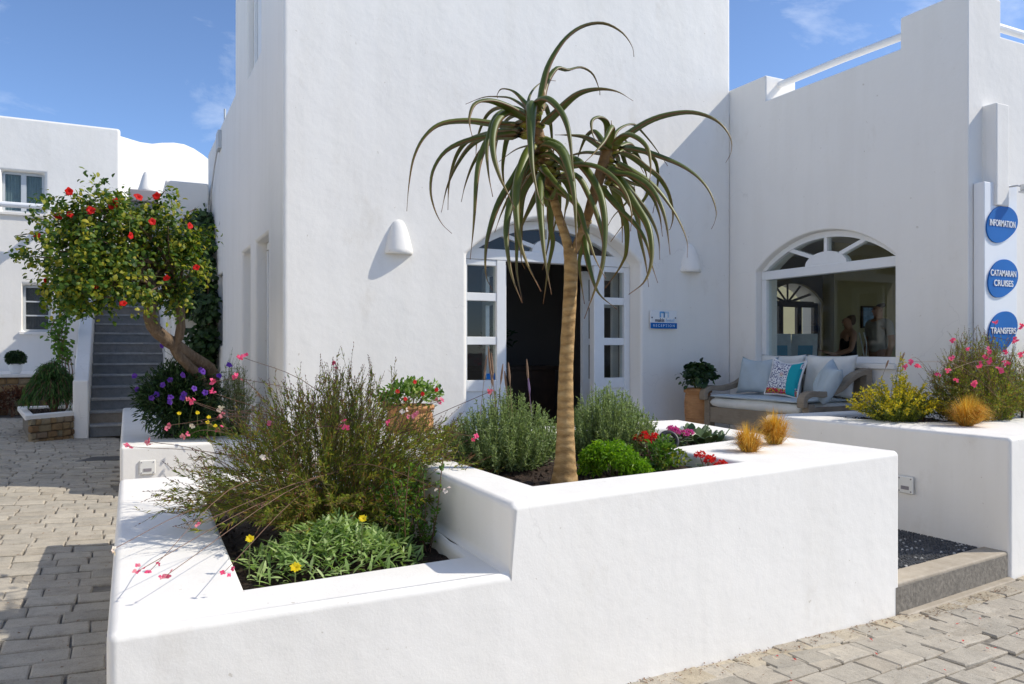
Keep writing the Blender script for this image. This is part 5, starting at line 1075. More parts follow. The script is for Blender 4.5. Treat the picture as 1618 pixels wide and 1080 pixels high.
def kalanchoe(base, mat, label, nheads, seed, hgt=.15, rr_=.07):
    global R
    R = random.Random(seed); t = thing('kalanchoe', label, 'flower', base); B = Vector(base); lv = Leaves()
    for k in range(26):
        a = R.uniform(0, 2*PI); d = Vector((math.cos(a), math.sin(a), R.uniform(.2, .9))); lv.big(B+Vector((0, 0, R.uniform(.0, .05)))+d*.02, d, R.uniform(.05, .08), .04, Vector((0, 0, 1)), .2)
    lv.build('foliage', 'succulent_leaf', t); fm = [flower_mesh(4, .011, .010, .5, mat, s_) for s_ in range(3)]
    for k in range(nheads):
        a = 2*PI*k/nheads+R.uniform(-.4, .4); r = rr_*R.uniform(.3, 1); p = B+Vector((r*math.cos(a), r*math.sin(a), hgt*R.uniform(.85, 1.15))); MB().tube([B, B.lerp(p, .6)+Vector((0, 0, .01)), p], .0025, 5).build('flower_stem', 'stem_brown', t, world=True)
        hd = Leaves()
        for i in range(34):
            d = rv(-.1, 1); q = p+d*R.uniform(.012, .026)
            for z_ in range(3): hd.leaf(q, d+rv()*.9, .013, .010, .2)
        hd.build('flower_head', mat, t, kind=None)
    return t
kalanchoe((2.60, 3.50, .80), 'petal_red', 'red flowering kalanchoe beside the black garden spotlight', 5, 1, .11, .08)
kalanchoe((2.98, 3.72, .80), 'petal_magenta', 'magenta pink flowering kalanchoe behind the black garden spotlight', 6, 2, .115, .075)
kalanchoe((2.60, 3.02, .75), 'petal_red', 'red kalanchoe just showing over the planter edge by the notch', 3, 3, .11, .045)
kalanchoe((2.62, 2.93, .74), 'petal_red', 'low red kalanchoe in the narrow corner of the planter bed', 2, 4, .10, .03)
def succulent(base, label, n, L, W, seed):
    global R
    R = random.Random(seed); t = thing('succulent', label, 'succulent', base); B = Vector(base)
    sh = []
    for s_ in range(4):
        lv = Leaves(); lv.big(Vector((0, 0, 0)), Vector((1, 0, .0)), L*(.8+.12*s_), W, Vector((0, 0, 1)), -.15); me = bpy.data.meshes.new('leaf'); me.from_pydata(lv.v, [], lv.f); me.update(); me.materials.append(MATS['succulent_leaf']); sh.append(me)
    for k in range(n):
        a = k*2.399; e = R.uniform(.25, 1.1); o = bpy.data.objects.new('leaf', sh[k % 4]); COL.objects.link(o); o.parent = t; rr2 = .05*math.sqrt(k/n)*2; o.location = (rr2*math.cos(a)*1.4, rr2*math.sin(a), .01+.03*R.random()); o.rotation_euler = (R.uniform(-.3, .3), -e, a)
        m_ = o.modifiers.new('thick', 'SOLIDIFY'); m_.thickness = .006
    MB().tube([(0, 0, -.03), (0, 0, .03)], .012, 6).build('stem', 'stem_green', t)
succulent((3.30, 3.86, .79), 'fleshy green succulent rosette in the rear bed behind the orange grass', 30, .085, .05, 4); succulent((3.40, 4.10, .79), 'second fleshy green succulent rosette nearest the right rim of the rear bed', 26, .085, .05, 5)
def tuft(base, label, n, h_, sp, seed):
    global R
    R = random.Random(seed); t = thing('grass_tuft', label, 'grass', base); B = Vector(base); g = MB(); g2 = MB()
    for k in range(n):
        a = R.uniform(0, 2*PI) if R.random() < .7 else R.gauss(seed*1.7, .7); u_ = R.random()**.6; r0 = .026*R.random(); L = h_*R.uniform(.42, 1.2); d = Vector((math.cos(a)*u_*sp, math.sin(a)*u_*sp, 0)); p0 = B+Vector((r0*math.cos(a), r0*math.sin(a), -.02)); p1 = p0+d*R.uniform(.35, .55)+Vector((0, 0, L*.62)); p2 = p0+d+Vector((0, 0, L*(1-.62*u_*u_)))
        s_ = Vector((-math.sin(a), math.cos(a), 0)); w = R.uniform(.0010, .0018); n0 = len(g.v)
        g.add([p0-s_*w, p0+s_*w, p1-s_*w*.9, p1+s_*w*.9, p2+rv()*.008], [(0, 1, 3, 2), (2, 3, 4)])
        if k % 4 == 0: g2.add([p0-s_*w*1.2, p0+s_*w*1.2, p0.lerp(p1, .7)+rv()*.008], [(0, 1, 2)])
    for nm, mb, mat in (('blades', g, 'grass_orange'), ('base_blades', g2, 'grass_base')):
        me = bpy.data.meshes.new(nm); me.from_pydata(mb.v, [], mb.f); me.update(); obj(nm, me, mat, t, world=True, kind='stuff')
tuft((2.962, 3.11, ZT), 'smaller orange grass tuft on the planter top, next to the notch of the bed', 900, .17, .135, 1); tuft((3.338, 3.30, ZT), 'bushier orange grass tuft on the planter top, near the pebble path', 1200, .21, .15, 2)
tuft((5.37, 3.50, ZR), 'bright orange grass tuft on the right planter rim before the pink flowers', 1500, .235, .20, 3); tuft((5.60, 3.60, ZR), 'darker orange grass tuft on the right planter, close behind the bright one', 900, .22, .17, 4)
# lower bed
t = thing('gazania', 'silvery green gazania clump with yellow flowers at the front of the lower bed', 'flower', (.74, 2.98, .56)); R = random.Random(12); lv = Leaves()
for k in range(1700):
    x, y = R.gauss(.74, .17), R.gauss(2.99, .12)
    if not (.42 < x < 1.04 and 2.72 < y < 3.42): continue
    hgt = .16*math.exp(-((x-.76)/.24)**2-((y-3.05)/.24)**2); p = Vector((x, y, .57+hgt*R.uniform(.5, 1))); a = R.uniform(0, 2*PI)
    lv.big(p, Vector((math.cos(a)+(x-.74)*2, math.sin(a)+(y-3)*2-.3, R.uniform(.2, 1.3))), R.uniform(.04, .075), R.uniform(.007, .013), Vector((0, 0, 1))+rv()*.5, .2)
lv.build('foliage', 'silver_leaf', t); lv = Leaves()
fm = flower_mesh(11, .022, .011, .45, 'petal_yellow', 2)
for q in ((467, 897, 2.62), (573, 820, 2.85), (395, 852, 2.72)):
    p = Vector(P(*q)); MB().tube([p+Vector((.0, .02, -.14)), p], .0022, 5).build('flower_stem', 'stem_green', t, world=True); place_flower(fm, p, TOCAM(p)+Vector((0, 0, .7)), t, 1.0 if q[0] < 560 and q[0] > 400 else .8)
t = thing('corner_shrub', 'upright small leaved green shrub against the step of the planter', 'shrub', (1.12, 3.12, .56)); R = random.Random(15); lv, st_ = Leaves(), MB()
for k in range(26):
    p0 = Vector((1.10+R.uniform(-.06, .06), 3.14+R.uniform(-.08, .08), .55)); e = p0+Vector((R.uniform(-.08, .06), R.uniform(-.12, .10), R.uniform(.14, .40))); st_.tube([p0, p0.lerp(e, .5)+rv()*.02, e], .0022, 4, False)
    for i in range(52): lv.leaf(p0.lerp(e, R.uniform(.15, 1))+rv()*.012, rv(-.2, 1), R.uniform(.016, .028), R.uniform(.009, .014), .15)
lv.build('foliage', 'fresh_leaf', t); st_.build('stems', 'stem_brown', t, world=True, kind='stuff')
# right planter
t = thing('yellow_shrub', 'spiky yellow and lime flowering shrub in the right planter before the sofa', 'shrub', (5.28, 4.02, ZR-.05)); R = random.Random(16); lv, ly, st_ = Leaves(), Leaves(), MB(); B = Vector((5.30, 4.00, ZR-.05))
for k in range(190):
    a = R.uniform(0, 2*PI); u_ = R.random()**.6; tall = k < 4
    e = B+Vector((.42*u_*math.cos(a), .32*u_*math.sin(a), (.46 if tall else .34)*(1-.5*u_*u_)*R.uniform(.5, 1.25)))
    if tall: e = B+Vector((.02+.01*k, -.02, .56-.02*k))
    p0 = B+Vector((.08*math.cos(a)*u_, .08*math.sin(a)*u_, 0)); C = curve_pts([p0, p0.lerp(e, .55)+Vector((0, 0, .03)), e], 7); st_.tube(C, .002, 4, False)
    for i in range(54):
        f = R.uniform(.15, 1.0); s_ = min(5.99, f*6); j = int(s_); p = C[j].lerp(C[j+1], s_-j); d = (C[j+1]-C[j]).normalized(); yel = f > .58 and R.random() < .75
        (ly if yel else lv).leaf(p, d*.6+rv()*.9, R.uniform(.018, .032), R.uniform(.005, .008) if not yel else R.uniform(.008, .013), .2)
lv.build('foliage', 'yellow_green_leaf', t); ly.build('blossom', 'gorse_yellow', t); st_.build('stems', 'stem_green', t, world=True, kind='stuff')
t = thing('dark_shrub', 'low dark green shrub between the yellow shrub and the pink flowers', 'shrub', (5.75, 4.1, ZR-.05)); shrub_leaves((5.78, 4.05, ZR+.03), .28, .20, .13, 1300, .032, .013, .4, False, -.4, .4, t); MB().tube([(5.75, 4.1, ZR-.07), (5.75, 4.1, ZR+.05)], .01, 5).build('stem', 'stem_brown', t, world=True)
t = thing('dark_flower_bush', 'dark leaved bush with tiny pale flowers under the information sign', 'shrub', (6.55, 3.80, ZR-.05)); shrub_leaves((6.55, 3.78, ZR+.05), .30, .12, .15, 1000, .03, .012, .4, False, -.4, .4, t); shrub_leaves((6.55, 3.74, ZR+.06), .30, .12, .14, 90, .016, .014, .85, False, -.2, .4, t, name='pale_flowers', mat='gaura_white'); MB().tube([(6.55, 3.8, ZR-.07), (6.55, 3.8, ZR+.06)], .01, 5).build('stem', 'stem_brown', t, world=True)
for k, (x, y, hh, lab) in enumerate(((5.36, 4.25, .50, 'thin dry lavender stalk leaning over the yellow shrub'), (5.48, 4.22, .56, 'taller dark lavender stalk rising right of the yellow shrub'))):
    t = thing('lavender_stalk', lab, 'flower', (x, y, ZR-.05)); C = curve_pts([(0, 0, -.02), (.03, -.03, hh*.6), (.09+.03*k, -.06, hh)], 8); MB().tube(C, .0016, 4, False).build('stalk', 'stem_brown', t); MB().tube([C[-2], C[-2].lerp(C[-1], .5), C[-1], C[-1]+(C[-1]-C[-2])*.2], [.003, .008, .007, .002], 6).build('flower_spike', 'dry_spike', t)

# ------------------------------------------------------------------ hibiscus tree, purple flowers, vine
R = random.Random(51)
hib = thing('hibiscus_tree', 'leaning hibiscus tree with yellow green leaves and red flowers', 'tree', (.84, 8.0, .55))
def limb(name, pts, r0, r1, n=14, parent=hib, mat='tree_bark', sides=12):
    C = curve_pts(pts, n); return MB().tube([c+rv()*.004 for c in C], [(r0+(r1-r0)*i/(n-1))*R.uniform(.94, 1.06) for i in range(n)], sides).build(name, mat, parent, world=True, smooth=True)
limb('trunk', [(.82, 7.92, .46), (.76, 7.92, .85), P(335, 590, 7.35), P(300, 562, 7.0), P(262, 535, 6.7), P(243, 518, 6.55), P(236, 495, 6.5), P(240, 465, 6.5), P(232, 420, 6.5)], .070, .042, 30)
limb('trunk', [(.74, 7.84, .46), P(322, 612, 7.2), P(300, 580, 6.95), P(275, 550, 6.8), P(284, 530, 6.75), P(286, 500, 6.75), P(280, 465, 6.75), P(270, 420, 6.7)], .050, .030, 26)
HC = Vector(P(193, 404, 6.40)); lv = Leaves(); tips = []; S0 = [P(238, 450, 6.5), P(282, 450, 6.72), P(236, 420, 6.5), P(272, 425, 6.7)]
for k in range(64):
    a = R.uniform(0, 2*PI); z_ = R.uniform(-.85, 1); s0 = Vector(R.choice(S0)); rr2 = math.sqrt(max(.05, 1-z_*z_*.8))*(R.uniform(.25, 1.0) if k % 3 == 0 else R.uniform(.82, 1.1))
    e = HC+Vector((.60*rr2*math.cos(a), .46*rr2*math.sin(a), .42*z_)); tips.append(e); q = s0.lerp(e, .5)+rv()*.08
    limb('branch', [s0, q, e], .014, .004, 7, sides=6)
    twigs = [e]+[e+rv()*R.uniform(.06, .18) for _ in range(6)]+[q.lerp(e, R.uniform(.3, 1))+rv()*.14 for _ in range(6)]
    for w_ in twigs:
        out = (w_-HC).normalized()
        for i in range(R.randint(11, 18)):
            p = w_+rv()*R.uniform(.02, .095); d = (out*.5+rv()*.9+Vector((0, 0, -.05))).normalized(); L = R.uniform(.026, .058); lv.big(p, d, L, L*.62, (out*.6+Vector((.2, -.2, .8))+rv()*.5).normalized(), R.uniform(.0, .4))
SH = [(P(150, 330, 6.4), P(106, 306, 6.4)), (P(110, 375, 6.4), P(24, 372, 6.5)), (P(100, 365, 6.4), P(50, 345, 6.5)), (P(120, 430, 6.4), P(62, 418, 6.5)), (P(190, 330, 6.4), P(186, 306, 6.3)), (P(130, 450, 6.4), P(80, 455, 6.5)), (P(150, 350, 6.4), P(84, 330, 6.5)), (P(240, 340, 6.4), P(262, 300, 6.4)), (P(290, 350, 6.5), P(310, 330, 6.6))]
for a, b in SH:       # long shoots that break the outline
    a, b = Vector(a), Vector(b); limb('branch', [a, a.lerp(b, .5)+Vector((0, 0, .03)), b], .008, .003, 7, sides=5)
    for i in range(34):
        f = R.uniform(.1, 1); p = a.lerp(b, f)+rv()*.02; d = ((b-a).normalized()*.5+rv()).normalized(); L = R.uniform(.03, .052); lv.big(p, d, L, L*.55, (rv()*.5+Vector((0, 0, 1))).normalized(), .2)
lv.build('crown', 'hibiscus_leaf', hib)
hfm = [flower_mesh(5, .043, .044, .35, 'hibiscus_red', s_) for s_ in range(3)]
for q in ((108, 302, 6.6), (180, 318, 6.5), (178, 325, 6.5), (92, 340, 6.55), (110, 340, 6.5), (60, 373, 6.75), (72, 441, 6.6), (151, 450, 6.4), (218, 312, 6.5), (246, 308, 6.55), (240, 350, 6.4), (205, 372, 6.3), (262, 438, 6.45), (299, 357, 6.6), (143, 333, 6.4), (195, 480, 6.4), (310, 423, 6.7)):
    p = Vector(P(q[0], q[1], q[2]-.40)); f = place_flower(hfm[q[0] % 3], p, TOCAM(p)+rv()*.7+Vector((.2, 0, .1)), hib, .9 if q[1] < 345 else .75)
    near = min(tips, key=lambda e: (e-p).length); MB().tube([near, near.lerp(p, .5)+Vector((0, 0, .01)), p], .0025, 4, False).build('flower_stalk', 'stem_green', hib, world=True)
t = thing('purple_flower_bush', 'dark green bush with violet flowers under the hibiscus trunk', 'bush', (.56, 7.72, .55)); R = random.Random(61)
shrub_leaves((.50, 7.70, .93), .39, .34, .36, 5200, .06, .018, .2, False, -.95, .3, t, lobes=9); shrub_leaves((.50, 7.70, .90), .35, .30, .34, 2600, .06, .022, .0, False, -1, .3, t, name='inner_foliage', lobes=0)
for k in range(14): a = R.uniform(0, 6.28); MB().tube([(.52, 7.75, .5), (.5+.28*math.cos(a), 7.7+.25*math.sin(a), R.uniform(.8, 1.15))], .005, 5).build('stem', 'stem_green', t, world=True)
pfm = [flower_mesh(5, .030, .028, .35, 'petal_purple', s_) for s_ in range(3)]
for q in ((213, 594, 7.3), (217, 615, 7.3), (240, 628, 7.2), (247, 623, 7.2), (268, 635, 7.1), (269, 627, 7.1), (268, 599, 7.2), (258, 608, 7.2), (290, 592, 7.2), (318, 584, 7.2), (320, 587, 7.1), (306, 614, 7.1), (291, 622, 7.1), (289, 628, 7.1), (324, 620, 7.1), (346, 594, 7.2), (362, 577, 7.2), (257, 546, 7.5)):
    p = Vector(P(q[0], q[1], q[2]-.42)); MB().tube([p+(Vector((.52, 7.72, p.z-.2))-p)*.45, p+Vector((.02, 0, -.05)), p], .0018, 4, False).build('flower_stem', 'stem_green', t, world=True); place_flower(pfm[q[0] % 3], p, TOCAM(p)+rv()*.6, t, 1.0)
t = thing('yellow_ground_flower', 'low green clump with small yellow flowers under the violet flower bush', 'flower', (.72, 7.50, .56)); shrub_leaves((.70, 7.42, .64), .26, .12, .09, 700, .045, .008, .3, False, -.3, .8, t, mat='fresh_leaf', lobes=0)
yf = flower_mesh(8, .022, .014, .3, 'petal_yellow', 4)
for q in ((312, 652, 6.6), (330, 659, 6.6), (328, 667, 6.55), (340, 673, 6.55), (283, 653, 6.65)):
    p = Vector(P(*q)); MB().tube([p+Vector((0, .02, -.12)), p], .002, 4, False).build('flower_stem', 'stem_green', t, world=True); place_flower(yf, p, TOCAM(p)+Vector((0, 0, .6)), t, .9)
vine = thing('climbing_vine', 'dark leaved climbing vine up the side wall behind the hibiscus tree', 'vine', (1.15, 12.2, .5)); R = random.Random(71); lv = Leaves()
for k in range(7):
    C = curve_pts([(1.10-.03*k, 11.9+.12*k, .5), (1.12, 12.0+.15*k, 1.3), (1.16-.02*k, 12.1+.2*k, 2.2), (1.14, 12.4+.22*k, 3.0+.1*k), (1.12, 12.8+.2*k, 3.5+.09*k)], 16); MB().tube([c+rv()*.02 for c in C], [.022-.001*i for i in range(16)], 6).build('stem', 'stem_brown', vine, world=True)
    for i in range(300):
        f = R.uniform(.14, 1)*14.9; j = int(f); p = C[j].lerp(C[j+1], f-j)+rv()*R.uniform(.03, .20); p.x = min(p.x, 1.22); lv.big(p, rv(-.9, .4), R.uniform(.07, .12), R.uniform(.06, .09), (Vector((-.6, -.8, .5))+rv()*.5).normalized(), .2)
for (x, y, z, r, n_) in ((1.10, 13.9, 4.0, .10, 60), (1.12, 12.9, 3.25, .30, 420), (1.08, 11.8, 2.0, .22, 170), (1.05, 12.0, 1.55, .25, 240), (.80, 12.5, 2.9, .30, 260), (.85, 12.2, 2.2, .32, 320)):
    for i in range(n_):
        p = Vector((x, y, z))+rv()*r*R.random()**.4; p.x = min(p.x, 1.22); lv.big(p, rv(-.9, .4), R.uniform(.07, .12), R.uniform(.06, .09), (Vector((-.6, -.8, .5))+rv()*.5).normalized(), .2)
lv.build('foliage', 'vine_leaf', vine)
# plants left of the stairs
t = thing('weeping_shrub', 'dark green shrub with drooping fine leaves in the stone planter', 'shrub', (-.80, 12.2, .55)); R = random.Random(81); lv, st_ = Leaves(), MB()
for k in range(150):
    a = R.uniform(0, 2*PI); u_ = R.random()**.6; e = Vector((-.82+.42*u_*math.cos(a), 12.25+.36*u_*math.sin(a), .62+.55*(1-u_*u_)*R.uniform(.8, 1.15))); top = Vector((-.80, 12.25, .55)).lerp(e, .55)+Vector((0, 0, .28)); C = curve_pts([(-.80, 12.2, .53), top, e], 7); st_.tube(C, .004, 4, False)
    for i in range(40): f = R.uniform(.3, 1)*5.9; j = int(f); p = C[j].lerp(C[j+1], f-j)+rv()*.03; lv.leaf(p, (C[j+1]-C[j]).normalized()*.4+rv()*.6+Vector((0, 0, -.8)), R.uniform(.07, .13), .013, .15)
lv.build('foliage', 'shrub_green', t); st_.build('stems', 'stem_brown', t, world=True, kind='stuff')
t = thing('pale_climber', 'light green climbing plant above the weeping shrub beside the parapet', 'vine', (-.68, 12.9, .55)); lv = Leaves(); R = random.Random(83)
for k in range(5):
    C = curve_pts([(-.68, 12.9, .52), (-.78+.04*k, 12.95, 1.2), (-.70-.05*k, 13.1, 1.7), (-.72+.05*k, 13.2, 2.05+.05*k)], 12); MB().tube(C, .007, 5).build('stem', 'stem_brown', t, world=True)
    for i in range(80): f = R.uniform(.35, 1)*10.9; j = int(f); p = C[j].lerp(C[j+1], f-j)+rv()*R.uniform(.02, .14); lv.big(p, rv(-.8, .4), R.uniform(.05, .08), R.uniform(.035, .05), (Vector((0, -1, .6))+rv()*.5).normalized(), .2)
lv.build('foliage', 'fresh_leaf', t)
for k, (x, y, s_) in enumerate(((-1.62, 15.5, 1.0), (-2.05, 15.4, .8))):
    t = thing('red_leaved_shrub', ['dry reddish brown shrub in front of the rough stone wall', 'smaller reddish brown shrub beyond the first, along the stone wall'][k], 'shrub', (x, y, .28)); shrub_leaves((x, y, .28+.26*s_), .34*s_, .26*s_, .30*s_, 1200, .06, .02, .35, False, -.8, .4, t, mat='red_plant_leaf'); MB().tube([(x, y, .22), (x, y, .55)], .02, 6).build('stem', 'stem_brown', t, world=True)

# ------------------------------------------------------------------ inside the reception room
def table(name, label, x0, x1, y0, y1, h_, parent=None):
    t = thing(name, label, 'counter', ((x0+x1)/2, (y0+y1)/2, TZ+.013)); MB().box(x0, x1, y0, y1, TZ+h_-.05, TZ+h_).build('top', 'dark_wood', t, world=True, bev=.006)
    MB().box(x0+.04, x1-.04, y0+.04, y1-.04, TZ+.014, TZ+h_-.052).build('cabinet', 'dark_wood', t, world=True); return t
table('reception_counter', 'dark wooden counter inside the window, with brochures on it', 7.35, 8.15, 6.35, 7.75, .86)
def brochures(x, y, rz, label):
    t = thing('brochure_stand', label, 'brochure stand', (x, y, TZ+.862), rz); MB().add([(-.16, 0, 0), (.16, 0, 0), (.16, .07, .33), (-.16, .07, .33), (-.16, .012, 0), (.16, .012, 0), (.16, .082, .33), (-.16, .082, .33)], [(0, 1, 2, 3), (7, 6, 5, 4), (0, 4, 5, 1), (1, 5, 6, 2), (2, 6, 7, 3), (3, 7, 4, 0)]).build('panel', 'paper_blue', t)
    MB().box(-.15, .15, -.02, .14, 0, .012).build('base', 'paper_blue', t); MB().add([(-.07, -.003, .05), (.11, -.003, .05), (.11, .026, .18), (-.07, .026, .18)], [(0, 1, 2, 3)]).build('leaflet', 'sign_cyan', t)
brochures(7.55, 7.40, math.radians(-38), 'pale blue brochure stand on the counter behind the window'); brochures(7.86, 7.28, math.radians(-58), 'narrow pale blue brochure stand turned sideways on the counter')
pf = thing('framed_picture', 'small framed blue picture on the khaki wall behind the visitors', 'picture', (9.75, 7.795, 1.88)); MB().box(-.20, .20, -.03, 0, -.16, .16).build('frame', 'dark_wood', pf); MB().box(-.175, .175, -.034, -.031, -.135, .135).build('print', 'picture', pf)
pn = thing('folding_screen', 'tall white screen panel standing inside the window, right of the visitors', 'screen', (8.10, 5.95, TZ+.013), math.radians(20))
MB().prism([(-.16, 0), (.16, 0), (.16, 1.72), (.10, 1.86), (0, 1.93), (-.10, 1.86), (-.16, 1.72)], -.015, .015).build('panel', 'white_paint', pn, bev=.004); MB().box(-.20, .20, -.10, .10, 0, .02).build('foot', 'white_paint', pn)
dk = table('console_table', 'dark console table in the hall behind the doorway', 3.9, 5.0, 8.6, 9.1, .78)
pot('white_pot', 'white pot on the dark console table in the hall', (4.25, 8.85, TZ+.782), .08, .16, 'white_paint'); t = thing('house_plant', 'dark house plant in the white pot on the hall table', 'plant', (4.25, 8.85, TZ+.92)); shrub_leaves((4.25, 8.85, TZ+1.1), .2, .2, .2, 150, .11, .03, .3, False, -.6, .5, t)
MB().tube([(4.25, 8.85, TZ+.9), (4.25, 8.85, TZ+1.1)], .01, 5).build('stem', 'stem_brown', t, world=True)
def skinned(name, verts, edges, mat, parent, sub=2):
    me = bpy.data.meshes.new(name); me.from_pydata([v[:3] for v in verts], edges, []); o = bpy.data.objects.new(name, me); COL.objects.link(o)
    sk = o.modifiers.new('s', 'SKIN'); sk.use_smooth_shade = True; o.modifiers.new('d', 'SUBSURF').levels = sub
    for i, v in enumerate(verts):
        d = me.skin_vertices[0].data[i]; r = v[3]; d.radius = r if isinstance(r, tuple) else (r, r); d.use_root = (i == 0)
    dg = bpy.context.evaluated_depsgraph_get(); dg.update(); m2 = bpy.data.meshes.new_from_object(o.evaluated_get(dg)); bpy.data.objects.remove(o); m2.materials.clear()
    return obj(name, m2, mat, parent, smooth=True)
def person(label, loc, rz, hgt, hair, shirt, trousers, reach, long_hair=False):
    """standing figure facing -y; arms either hang or reach forward"""
    t = thing('person', label, 'person', loc, rz); k = hgt/1.75
    S_ = lambda *v: (v[0]*k, v[1]*k, v[2]*k, tuple(q*k for q in v[3]) if isinstance(v[3], tuple) else v[3]*k)
    if reach: arms = [((.19, 0, 1.42, .055), (.22, -.06, 1.18, .046), (.15, -.30, 1.10, .036), (.12, -.40, 1.14, .030)), ((-.19, 0, 1.42, .055), (-.23, -.02, 1.16, .046), (-.20, -.24, 1.05, .036), (-.16, -.34, 1.06, .030))]
    else: arms = [((.21, 0, 1.44, .058), (.26, .02, 1.17, .048), (.25, -.06, .93, .038), (.25, -.09, .84, .034)), ((-.21, 0, 1.44, .058), (-.26, .02, 1.17, .048), (-.25, -.06, .93, .038), (-.25, -.09, .84, .034))]
    V_ = [(0, 0, .95, (.16, .12)), (0, 0, 1.12, (.145, .10)), (0, -.01, 1.32, (.175, .115)), (0, 0, 1.46, (.12, .075)), (0, 0, 1.52, (.052, .055)), (0, -.02, 1.60, (.070, .078)), (0, -.015, 1.70, (.072, .088))]
    E_ = [(0, 1), (1, 2), (2, 3), (3, 4), (4, 5), (5, 6)]
    for A in arms:
        n = len(V_); V_ += list(A); E_ += [(3, n), (n, n+1), (n+1, n+2), (n+2, n+3)]
        h0 = Vector(A[3][:3]); d = (h0-Vector(A[2][:3])).normalized(); sd = d.cross(Vector((0, 0, 1))); sd = sd.normalized() if sd.length > .3 else Vector((1, 0, 0))
        n2 = len(V_); V_.append((*(h0+d*.05), (.034, .018))); E_.append((n+3, n2))
        for j, off in enumerate((-.027, -.009, .009, .027)):
            m2 = len(V_); a = h0+d*(.09)+sd*off; b = a+d*(.035-.006*abs(j-1.5))+Vector((0, 0, -.012)); V_ += [(*a, .009), (*b, .008)]; E_ += [(n2, m2), (m2, m2+1)]
        m2 = len(V_); a = h0+d*.045+sd*.045; V_ += [(*a, .010), (*(a+d*.03), .009)]; E_ += [(n+3, m2), (m2, m2+1)]
    for s_ in (-1, 1):
        n = len(V_); V_ += [(s_*.095, 0, .86, .088), (s_*.10, -.01, .50, .062), (s_*.10, .02, .10, .042), (s_*.105, -.05, .045, .040), (s_*.11, -.16, .035, .032)]; E_ += [(0, n), (n, n+1), (n+1, n+2), (n+2, n+3), (n+3, n+4)]
    skinned('body', [S_(*v) for v in V_], E_, 'skin', t)
    Tv = [(0, 0, .98, (.175, .135)), (0, 0, 1.14, (.160, .118)), (0, -.01, 1.32, (.19, .13)), (0, 0, 1.45, (.13, .085))]; Te = [(0, 1), (1, 2), (2, 3)]
    if shirt == 'cloth_grey':
        for A in arms: n = len(Tv); Tv += [(*A[0][:3], .070), (*Vector(A[0][:3]).lerp(Vector(A[1][:3]), .75), .062)]; Te += [(3, n), (n, n+1)]
    skinned('shirt', [S_(*v) for v in Tv], Te, shirt, t)
    Lv = [(0, 0, .96, (.172, .13))]; Le = []
    for s_ in (-1, 1): n = len(Lv); Lv += [(s_*.098, 0, .84, .10), (s_*.10, -.01, .50, .074), (s_*.10, .015, .14, .058)]; Le += [(0, n), (n, n+1), (n+1, n+2)]
    skinned('trousers', [S_(*v) for v in Lv], Le, trousers, t)
    Hv = [(0, .02, 1.735, (.078, .090)), (0, .045, 1.66, (.078, .070))] + ([(0, .06, 1.56, (.07, .05))] if long_hair else []); skinned('hair', [S_(*v) for v in Hv], [(i, i+1) for i in range(len(Hv)-1)], hair, t)
    nz = MB().add([S_(-.012, -.092, 1.60, 0)[:3], S_(.012, -.092, 1.60, 0)[:3], S_(0, -.118, 1.612, 0)[:3], S_(0, -.090, 1.655, 0)[:3]], [(0, 1, 2), (0, 2, 3), (1, 3, 2), (0, 3, 1)]); nz.build('nose', 'skin', t)
    for s_ in (-1, 1): MB().lathe([(0, -.008*k), (.009*k, 0), (0, .008*k)], 8, cap=False).build('eye', 'hair_dark', t, loc=S_(s_*.028, -.092, 1.652, 0)[:3]); MB().lathe([(0, -.03*k), (.014*k, 0), (0, .03*k)], 8, cap=False).build('ear', 'skin', t, loc=S_(s_*.072, -.01, 1.63, 0)[:3])
    MB().box(-.022*k, .022*k, -.098*k, -.088*k, 1.562*k, 1.570*k).build('mouth', 'hair_brown', t)
    return t
w_ = person('person with bobbed hair, black top and white bag straps reaching over the counter', (8.48, 7.10, TZ+.013), math.radians(-117), 1.44, 'hair_brown', 'cloth_black', 'cloth_black', True, True)
bg = thing('shoulder_bag', 'white shoulder bag with thin straps on the back of the person in black', 'bag', (8.58, 7.05, TZ+.85), math.radians(-117))
MB().tube(curve_pts([(-.08, .06, .36), (-.09, .10, .20), (-.06, .12, .02)], 8), .009, 6).build('strap', 'fabric_trim', bg); MB().tube(curve_pts([(.05, .06, .36), (.02, .11, .20), (-.02, .12, .02)], 8), .009, 6).build('strap', 'fabric_trim', bg); obj('bag_body', pillow(.22, .20, .09, 12), 'fabric_trim', bg, smooth=True, loc=(-.03, .10, -.14))
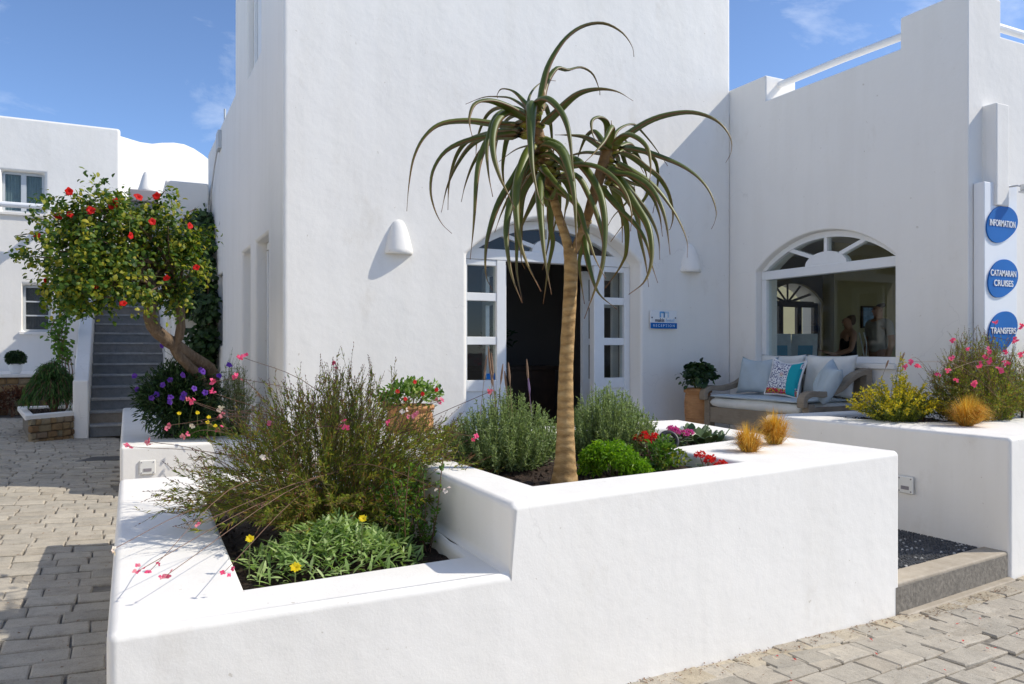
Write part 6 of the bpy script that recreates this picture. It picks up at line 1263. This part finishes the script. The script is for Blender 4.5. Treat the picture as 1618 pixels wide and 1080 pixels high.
person('taller person in grey shirt with short dark hair, behind the one in black', (8.95, 7.02, TZ+.013), math.radians(-105), 1.60, 'hair_dark', 'cloth_grey', 'cloth_black', False)
person('dark dressed person behind the counter, facing the two visitors', (8.35, 8.45, TZ+.013), math.radians(35), 1.50, 'hair_dark', 'cloth_black', 'cloth_black', False)

# ------------------------------------------------------------------ dry leaves, crumbs of soil and petals swept against the planters
R = random.Random(99); lv = Leaves(); pt = Leaves()
for k in range(420):
    x = R.uniform(1.0, 4.7); y = front_y(x)-abs(R.gauss(0, .05))-.01-(.05 if x > 3.7 else 0); lv.leaf(Vector((x, y, gz(x)+.006)), Vector((R.uniform(-1, 1), R.uniform(-1, 1), .1)), R.uniform(.006, .022), R.uniform(.004, .010), .3, 0, Vector((0, 0, 1)))
for k in range(260):
    x = R.uniform(1.2, 5.4); y = front_y(x)-R.uniform(.1, 1.4); lv.leaf(Vector((x, y, gz(x)+.006)), Vector((R.uniform(-1, 1), R.uniform(-1, 1), .1)), R.uniform(.005, .016), R.uniform(.003, .008), .3, 0, Vector((0, 0, 1)))
for k in range(260):
    x = R.uniform(-1.4, -.03); y = R.uniform(3, 9); lv.leaf(Vector((x, y, gz(x)+.006)), Vector((R.uniform(-1, 1), R.uniform(-1, 1), .1)), R.uniform(.006, .025), R.uniform(.004, .012), .3, 0, Vector((0, 0, 1)))
for k in range(26):
    x = R.uniform(2.0, 4.6); y = front_y(x)-R.uniform(.03, .9); pt.leaf(Vector((x, y, gz(x)+.006)), Vector((R.uniform(-1, 1), R.uniform(-1, 1), .1)), R.uniform(.012, .02), R.uniform(.008, .012), .3, 0, Vector((0, 0, 1)))
tag(lv.build('leaf_litter', 'dry_spike', None, world=False), 'dry leaf crumbs scattered on the paving along the planters', 'leaf litter'); tag(pt.build('fallen_petals', 'petal_red', None, world=False), 'few fallen red petals on the paving', 'petals')
# ------------------------------------------------------------------ layout units to metres
bpy.context.view_layer.update()
for o in list(COL.objects):
    if o.parent is None:
        o.location = o.location*S
        if o.type in {'MESH', 'EMPTY'}: o.scale = o.scale*S
